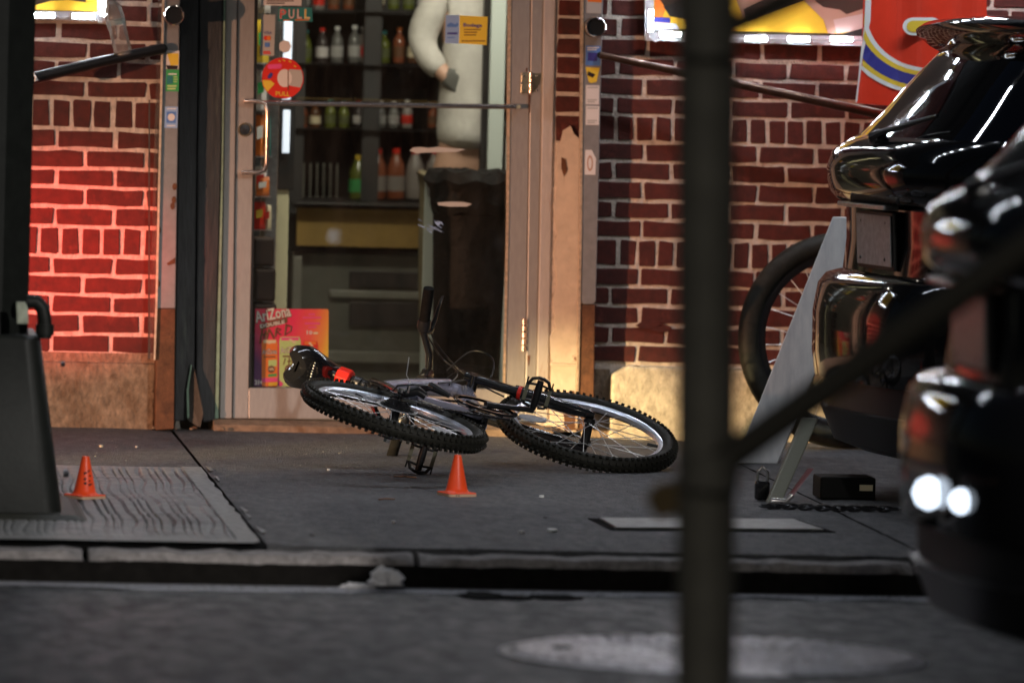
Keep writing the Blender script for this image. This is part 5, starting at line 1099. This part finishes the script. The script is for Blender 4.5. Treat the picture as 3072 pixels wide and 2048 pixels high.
    for s_, cc in ((-1, c), (1, -c)):
        B(MB().tube([Vector((0, s_ * .068, 0)), cc * .5 + Vector((0, s_ * .076, 0)), cc + Vector((0, s_ * .082, 0))], [.017, .013, .014], 12, squash=.6), 'crank_arm', 'satinblack', smooth=True)
        ax_ = Vector((0, s_, 0)); wd = ax_.cross(vdir).normalized(); th = wd.cross(ax_); p0 = cc + Vector((0, s_ * .088, 0))
        def q3(a, w_, t): return p0 + ax_ * a + wd * w_ + th * t
        pd = B(MB().tube([q3(-.006, 0, 0), q3(.01, 0, 0), q3(.06, 0, 0), q3(.092, 0, 0)], [.007, .0115, .0125, .010], 12), 'pedal', 'satinblack', smooth=True)
        cg = MB()
        for sg in (-1, 1):
            cg.tube([q3(.006, sg * .012, 0), q3(.010, sg * .033, 0), q3(.03, sg * .037, 0), q3(.072, sg * .036, 0), q3(.092, sg * .026, 0), q3(.099, sg * .008, 0), q3(.099, 0, 0)], .0055, 8)
            cg.tube([q3(.078, sg * .004, 0), q3(.074, sg * .034, 0)], .004, 6); cg.tube([q3(.022, sg * .004, 0), q3(.020, sg * .034, 0)], .004, 6)
            for k in range(7): cg.box(q3(.016 + .012 * k, sg * .0405, 0), (.005, .005, .012), Matrix((wd, th, ax_)).transposed())
        cg.build('pedal_cage', 'satinblack', pd, smooth=True)
        for sg in (-1, 1): MB().box(q3(.045, sg * .037, -.007), (.012, .006, .05), Matrix((wd, th, ax_)).transposed()).build('pedal_reflector', 'olive', pd)
    if detail:
        yb = -.049; r1, r2 = .085, .036; rc = Vector((rear.x, yb, rear.z)); ch = MB(); path = []
        dv = Vector((0, yb, 0)) - rc; L = dv.length; e = dv / L; nrm = Vector((-e.z, 0, e.x)); al = math.asin((r1 - r2) / L)
        for s_ in (1, -1):
            n2 = nrm * (s_ * math.cos(al)) - e * math.sin(al); a_ = rc + n2 * r2; b_ = Vector((0, yb, 0)) + n2 * r1; k = int((b_ - a_).length / .0095)
            path.append([a_.lerp(b_, i / k) for i in range(k + 1)])
        for q in range(0, 34):
            a = -1.7 + 3.4 * q / 33; path.append([Vector((r1 * math.cos(a), yb, r1 * math.sin(a))), Vector((r1 * math.cos(a + .05), yb, r1 * math.sin(a + .05)))])
        for pl_ in path:
            for i in range(len(pl_) - 1):
                d = (pl_[i + 1] - pl_[i]); m3 = d.to_track_quat('X', 'Z').to_matrix(); ch.box((pl_[i] + pl_[i + 1]) / 2, (.0085, .007 if i % 2 else .0045, .0075), m3)
        co = B(ch, 'chain', 'darksteel'); co['kind'] = 'stuff'
        dl = B(MB().tube([Vector((-.395, -.075, .01)), Vector((-.375, -.095, -.02)), Vector((-.36, -.085, -.045))], [.012, .016, .012], 10), 'derailleur', 'satinblack', smooth=True)
        for q, r in (((-.365, -.058, -.045), .018), ((-.345, -.058, -.095), .018)): MB().lathe([(r, -.004), (r, .004)], 12, q, Matrix.Rotation(rad(90), 3, 'X')).build('jockey_wheel', 'blackplastic', dl)
        MB().prism([(-.375, -.066, -.03), (-.352, -.066, -.03), (-.332, -.066, -.10), (-.356, -.066, -.108)], (0, -.003, 0)).build('cage_plate', 'steel', dl)
        MB().tube([Vector((-.43, -.075, .03)), Vector((-.45, -.10, .0)), Vector((-.44, -.12, -.05)), Vector((-.40, -.125, -.07)), Vector((-.35, -.115, -.05)), Vector((-.34, -.09, -.01)), Vector((-.37, -.075, .03))], .0035, 7).build('guard_wire', 'darksteel', dl, smooth=True)
        MB().tube([Vector((-.41, -.11, -.02)), Vector((-.425, -.135, .0)), Vector((-.40, -.185, .03))], .0013, 5).build('loose_cable_end', 'spoke', dl)
        for k in range(7): MB().lathe([(.005, 0), (.005, .006), (.002, .007)], 7, Vector((-.42 + .014 * k, -.085 - .005 * (k % 3), -.02 + .012 * (k % 4))), Matrix.Rotation(rad(90), 3, 'X')).build('bolt', 'chrome', dl)
        B(MB().tube([Vector((-.38, -.08, .03)), Vector((-.33, -.075, .05)), Vector((-.20, -.05, .02)), Vector((-.05, -.035, -.02))], .0026, 6), 'gear_cable', 'blackplastic', smooth=True)
        for s_ in (-1, 1): B(MB().tube([Vector((-.402, s_ * .075, .02)), Vector((-.402, s_ * .086, .02))], .011, 6), 'axle_nut', 'chrome')
        B(MB().tube([Vector((-.075, -.05, .20)), Vector((-.085, -.07, .16)), Vector((-.06, -.06, .10))], [.012, .015, .008], 8), 'front_derailleur', 'blackplastic', smooth=True)
    return rt_
Rb3 = rodr((-1.27967, -0.44138, 0.72953)); T = Vector((-0.31509, -1.77810, 0.1545))
make_bike('grey and black mountain bicycle lying on its side on the pavement', Matrix.Translation(T) @ Rb3.to_4x4(), -0.2022, 5.8037)
# second bicycle standing behind the car, mostly hidden
bc = at(2535, 1005, -0.30); sc = 0.37 / .298
Mb = Matrix.Translation((bc.x + .40 * sc, -0.30, .37 - .02 * sc)) @ Matrix.Rotation(rad(-7), 4, 'X') @ Matrix.Scale(sc, 4)
make_bike('black bicycle standing against the right brick wall, mostly hidden behind the car', Mb, 0.0, 0.4, R=.298, knobs=False, paint='satinblack', tyre_r=.030, rimmat='satinblack', detail=False)

# ================================================================== CARS
def make_car(label, loc, heading, scale=1.0, lamps=False, paint='carpaint', glass='carglass'):  # lamps: adds the two glowing white spots on the bumper
    rt_ = bpy.data.objects.new('parked_car', None); col.objects.link(rt_)
    rt_.matrix_world = Matrix.Translation(loc) @ Matrix.Rotation(heading, 4, 'Z') @ Matrix.Scale(scale, 4); tag(rt_, label, 'car', 'parked black cars')
    # z, rear x, front x, half width, exponent
    Lv = [(.14, .14, 3.95, .70, 4), (.17, .06, 4.0, .78, 4), (.27, .02, 4.08, .83, 4), (.275, .035, 4.08, .83, 4), (.36, .03, 4.1, .84, 4), (.365, .0, 4.1, .845, 4), (.44, -.01, 4.1, .85, 4), (.56, -.01, 4.1, .855, 4), (.645, .005, 4.09, .855, 4), (.675, .03, 4.08, .855, 4), (.69, .095, 4.06, .855, 4.4),
          (.78, .105, 4.02, .855, 4.4), (.885, .10, 3.95, .85, 4.4), (.905, .06, 3.9, .848, 4.2), (.935, .03, 3.86, .846, 4), (1.0, .022, 3.7, .84, 4), (1.05, .04, 3.45, .83, 4), (1.085, .09, 3.1, .815, 4), (1.10, .13, 2.95, .80, 4.2), (1.17, .20, 2.8, .765, 4.2), (1.25, .265, 2.65, .725, 4.2), (1.33, .335, 2.45, .68, 4.2), (1.385, .39, 2.3, .645, 4.2), (1.42, .43, 2.15, .61, 4), (1.45, .55, 2.0, .54, 3.4), (1.462, .8, 1.8, .40, 3)]
    N = 160; rings = []
    for z, rx, fx, hw, n_ in Lv:
        cx_, a_ = (rx + fx) / 2, (fx - rx) / 2; ring = []
        for k in range(N):
            # denser sampling towards the rear: angles measured from the rear
            t = 2 * PI * k / N; cth, sth = math.cos(t), math.sin(t)
            ex_ = -math.copysign(abs(cth) ** (2 / n_), cth); ey_ = math.copysign(abs(sth) ** (2 / n_), sth)
            ring.append((cx_ + a_ * ex_ + (.055 * (ey_ ** 2) if ex_ < 0 and abs(ex_) > .9 else 0), hw * ey_, z))
        rings.append(ring)
    groups = {}
    def put(nm, f): groups.setdefault(nm, []).append(f)
    for i in range(len(rings) - 1):
        z = (Lv[i][0] + Lv[i + 1][0]) / 2; rx = (Lv[i][1] + Lv[i + 1][1]) / 2
        for k in range(N):
            q = [rings[i][k], rings[i][(k + 1) % N], rings[i + 1][(k + 1) % N], rings[i + 1][k]]
            x = sum(p[0] for p in q) / 4; y = sum(p[1] for p in q) / 4; hw = (Lv[i][3] + Lv[i + 1][3]) / 2
            nm = 'body_shell'; rearish = x < rx + .30
            if z < .365: nm = 'lower_bumper'
            elif 1.095 < z < 1.39 and rearish and abs(y) < hw * .86: nm = 'rear_window'
            elif 1.095 < z < 1.40 and not rearish and x < 2.4 and abs(y) > hw * .97 and abs(x - 1.35) > .05: nm = 'side_window'
            elif 1.095 < z < 1.40 and x > 2.3: nm = 'windscreen'
            elif .80 < z < .905 and rearish and abs(y) > hw * .60: nm = 'tail_light_' + ('l' if y > 0 else 'r')
            elif 1.39 < z and False: nm = 'x'
            put(nm, q)
    mats_ = dict(body_shell=paint, lower_bumper='carplastic', rear_window=glass, side_window=glass, windscreen=glass, tail_light_l='taillight', tail_light_r='taillight')
    for nm, fs in groups.items():
        mb = MB(); idx = {}
        for f in fs:
            ii = []
            for p in f:
                key = tuple(round(c_, 5) for c_ in p)
                if key not in idx: idx[key] = len(mb.v); mb.v.append(p)
                ii.append(idx[key])
            mb.f.append(tuple(ii))
        if nm == 'body_shell': mb.f.append(tuple(idx.setdefault(tuple(round(c_, 5) for c_ in p), None) for p in rings[-1]))
        o = mb.build(nm.replace('_l', '_L').split('_L')[0] if nm in ('tail_light_l',) else ('tail_light' if nm.startswith('tail') else nm), mats_[nm], rt_, smooth=True)
        if nm.startswith('tail'): o.name = 'tail_light'
    MB().flat([Vector(p) for p in rings[0]][::-1]).build('underbody', 'carplastic', rt_)
    # spoiler
    sp_ = []
    for k in range(13):
        t = -1 + 2 * k / 12; y = .64 * t; x = .26 + .10 * t * t; z = 1.44 - .02 * t * t
        x += .06; sp_.append([(x, y, z + .006), (x + .02, y, z + .02), (x + .12, y, z + .032), (x + .30, y, z + .022), (x + .30, y, z - .06), (x + .13, y, z - .085), (x + .05, y, z - .045), (x + .004, y, z - .012)])
    MB().loft(sp_).build('spoiler', paint, rt_, smooth=True)
    # plate and holder
    Rp = Matrix.Rotation(rad(-3), 3, 'Y')
    ph = MB().box((.088, 0, .79), (.012, .33, .175), Rp).build('plate_holder', 'carplastic', rt_, bevel=.004)
    lp_ = MB().box((.078, 0, .79), (.004, .305, .152), Rp).build('licence_plate', 'plate', rt_, bevel=.003)
    for y, z in ((-.11, .055), (.11, .055), (-.11, -.055), (.11, -.055)): MB().lathe([(.006, 0), (.004, .003)], 8, (.0755, y, .79 + z), Matrix.Rotation(rad(-90), 3, 'Y')).build('plate_screw', 'darksteel', lp_)
    MB().box((.055, 0, .892), (.05, .42, .014)).build('plate_garnish', 'steel', rt_, bevel=.004)
    # wiper
    wp = MB().tube([(.085, .05, 1.095), (.10, .0, 1.115), (.16, -.30, 1.17)], [.020, .010, .006], 8).build('rear_wiper', 'blackplastic', rt_, smooth=True)
    MB().lathe([(.03, 0), (.03, .03), (.015, .04)], 14, (.115, .05, 1.085), Matrix.Rotation(rad(-70), 3, 'Y')).build('wiper_cap', 'blackplastic', wp, smooth=True)
    # bumper reflectors and ledges
    for y in (-.62, .62): MB().box((.20, y, .42), (.05, .16, .035)).build('bumper_reflector', 'taillight', rt_, bevel=.006)
    # wheels
    for x in (.82, 3.35):
        for s_ in (-1, 1):
            Rm_ = Matrix.Rotation(rad(90), 3, 'X')
            wh = MB().lathe([(.12, .10), (.20, .105), (.225, .10), (.225, -.1)], 32, (x, s_ * .775, .31), Rm_ if s_ < 0 else Matrix.Rotation(rad(-90), 3, 'X')).build('wheel', 'steel', rt_, smooth=True)
            Rw = Rm_ if s_ < 0 else Matrix.Rotation(rad(-90), 3, 'X')
            MB().lathe([(.226, -.1), (.226, .098), (.25, .108), (.295, .10), (.31, .07), (.31, -.09), (.295, -.1)], 40, (x, s_ * .775, .31), Rw, cap=False).build('tyre', 'blackrubber', wh, smooth=True)
            for k in range(5):
                a = 2 * PI * k / 5; MB().box(Vector((x, s_ * .775, .31)) + Rw @ Vector((.12 * math.cos(a), .12 * math.sin(a), .11)), (.2, .05, .02), Rw @ Matrix.Rotation(a, 3, 'Z')).build('wheel_spoke', 'steel', wh, bevel=.006)
    for s_ in (-1, 1):
        MB().lathe([(.05, 0), (.10, .03), (.11, .09), (.06, .12)], 12, (2.45, s_ * .80, 1.08), Matrix.Rotation(rad(-90 * s_), 3, 'X')).build('wing_mirror', 'carpaint', rt_, smooth=True)
        MB().tube([(1.0, s_ * .853, .86), (1.04, s_ * .885, .862), (1.16, s_ * .885, .862), (1.20, s_ * .853, .86)], .010, 8).build('door_handle', 'carpaint', rt_, smooth=True)
    if lamps:
        for x, y, r in ((-.022, -.10, .034), (.0, -.31, .025)):  # two glowing balls for the white spots on the bumper
            MB().lathe([(r * .1, -r), (r * .7, -r * .7), (r, 0), (r * .7, r * .7), (r * .1, r)], 16, (x, y, .445)).build('white_glow_spot', 'white_glow', rt_, smooth=True)
    return rt_
cl = at(2545, 800, -2.6)
make_car('glossy black hatchback parked on the pavement at right, rear wiper and licence plate facing left', (cl.x, -2.6, 0.0), math.atan2(.156, .988))
c2_ = at(2790, 1300, -7.3)
make_car('dark out-of-focus car in the road at the right edge with two glowing white spots', (c2_.x, -7.3, RZ + .022 * 2.7), rad(2), 1.0, True, M('carpaint_dull', (0.008, 0.008, 0.009), 0.06, spec=.3), M('carglass_dull', (0.004, 0.004, 0.005), 0.08, spec=.3))
# ================================================================== THINGS BY THE CAR
PYb, PYt = -1.05, -0.62
bl = gnd(2205, 1388); tw = 0.115
pn = root('leaning_panel', (bl.x, bl.y, 0), 'long brushed silver metal panel leaning behind the black car', 'metal panel')
tlp = at(2498, 650, bl.y + .12); 
trp = at(2640, 655, bl.y + .12); brp = at(2332, 1392, bl.y)
P(MB().prism([bl, Vector((brp.x, bl.y, 0.0)), trp, tlp], (.006, .018, 0)), 'panel', 'boardgrey', pn, bevel=.003)
q0, q1 = gnd(2320, 1512), at(2428, 1255, -2.38); 
lg = root('steel_prop', q0, 'short olive steel prop leaning at the foot of the black car', 'prop')
P(MB().prism([Vector((q0.x - .02, q0.y, .004)), Vector((q0.x + .025, q0.y, .004)), q1 + Vector((.03, 0, 0)), q1 + Vector((-.02, 0, 0))], (0, .03, 0)), 'bar', 'olive', lg, bevel=.004)
P(MB().prism([Vector((q0.x + .03, q0.y, .004)), Vector((q0.x + .05, q0.y, .012)), q0.lerp(q1, .42) + Vector((.075, -.01, 0)), q0.lerp(q1, .42) + Vector((.06, -.01, 0))], (0, .02, 0)), 'red_edge', M('dullred', (.12, .02, .02), .5), lg)
P(MB().tube([Vector((q0.x - .01, q0.y - .01, .012)), Vector((q0.x + .035, q0.y - .012, .010)), Vector((q0.x + .055, q0.y - .012, .03))], .009, 10), 'foot', 'chrome', lg, smooth=True)
h0 = gnd(2285, 1500); hk = root('padlock', h0, 'black padlock standing at the foot of the steel prop', 'padlock')
P(MB().box(h0 + Vector((0, 0, .03)), (.045, .03, .058)), 'body', 'glossblack', hk, bevel=.008); P(MB().tube([h0 + Vector((-.015, 0, .055)), h0 + Vector((-.015, 0, .085)), h0 + Vector((0, 0, .10)), h0 + Vector((.015, 0, .085)), h0 + Vector((.015, 0, .055))], .005, 8), 'shackle', 'chrome', hk, smooth=True)
# chain on the ground
e0, e1 = gnd(2300, 1528), gnd(2680, 1538); cn = root('chain', e0, 'dark iron chain lying on the pavement under the car', 'chain')
nl = 17
lk_me = None
for k in range(nl):
    t = k / (nl - 1); p = e0.lerp(e1, t) + Vector((0, .02 * math.sin(t * 9), .011)); lp_pts = [Vector((.016 * math.cos(a) + (.006 if math.cos(a) > 0 else -.006), .009 * math.sin(a), 0)) for a in np.linspace(0, 2 * PI, 13)]
    Rk = Matrix.Rotation(rad(90 if k % 2 else 0) + .25, 3, 'X'); mb = MB().tube([p + Rk @ q for q in lp_pts], .0035, 6); P(mb, 'link', 'darksteel', cn, smooth=True)
bx0 = gnd(2545, 1500); bo_ = root('black_box', bx0, 'low black plastic box with a pale label on the pavement under the car', 'box')
P(MB().box(bx0 + Vector((0, .08, .035)), (.17, .14, .068)), 'case', M('boxblack', (.006, .006, .006), .6, spec=.15), bo_, bevel=.006); P(MB().box(bx0 + Vector((.055, .0085, .038)), (.04, .002, .018)), 'pale_label', 'cream_s', bo_)
# ================================================================== FOREGROUND POST
FY = -9.9
fp = at(2118, 1024, FY); f0 = at(2122, 0, FY)
pt = root('steel_post', (fp.x, FY, RZ + .1), 'wide dark blurred steel post in the foreground right of centre', 'post')
zr = RZ + .022 * (KY - .17 - FY); a0_ = at(2124, -700, FY); a1_ = at(2117, 2048, FY); dxz = (a0_.x - a1_.x) / (a0_.z - a1_.z); bx_ = a1_.x + (zr - a1_.z) * dxz
P(MB().tube([(bx_, FY, zr), (a1_.x, FY, a1_.z), (a0_.x, FY, a0_.z)], .0505, 24), 'post', 'fgpost', pt, smooth=True)
P(MB().lathe([(.11, 0), (.11, .02), (.06, .03)], 20, (bx_, FY, zr)), 'base_flange', 'fgpost', pt)
pc = at(1985, 1490, FY); P(MB().prism([at(2030, 1440, FY), at(1965, 1455, FY - .01), at(1940, 1500, FY), at(1975, 1560, FY), at(2040, 1540, FY)], (0, .02, 0)), 'tape_knot', 'fgbrown', pt)
br = root('diagonal_brace', at(2140, 1380, FY), 'dark blurred brace rising right from the foreground post', 'brace')
P(MB().tube([at(2120, 1420, FY - .04), at(2540, 1120, FY - .1), at(3150, 690, FY - .2)], .027, 14), 'tube', M('bracedark', (0.06, 0.055, 0.045), 0.7, spec=.15), br, smooth=True)
P(MB().lathe([(.05, -.03), (.05, .03)], 18, at(2130, 1412, FY - .04)), 'clamp', 'fgpost', br, smooth=True)
br = root('diagonal_brace', at(2140, 120, FY), 'dark blurred brace at the top of the foreground post', 'brace')
P(MB().tube([at(2120, 118, FY - .04), at(2280, 40, FY - .06), at(2700, -160, FY - .1)], .017, 14), 'tube', M('bracedark', (0.014, 0.013, 0.011), 0.7, spec=.15), br, smooth=True)
P(MB().lathe([(.05, -.03), (.05, .03)], 18, at(2124, 116, FY - .04)), 'clamp', 'fgpost', br, smooth=True)
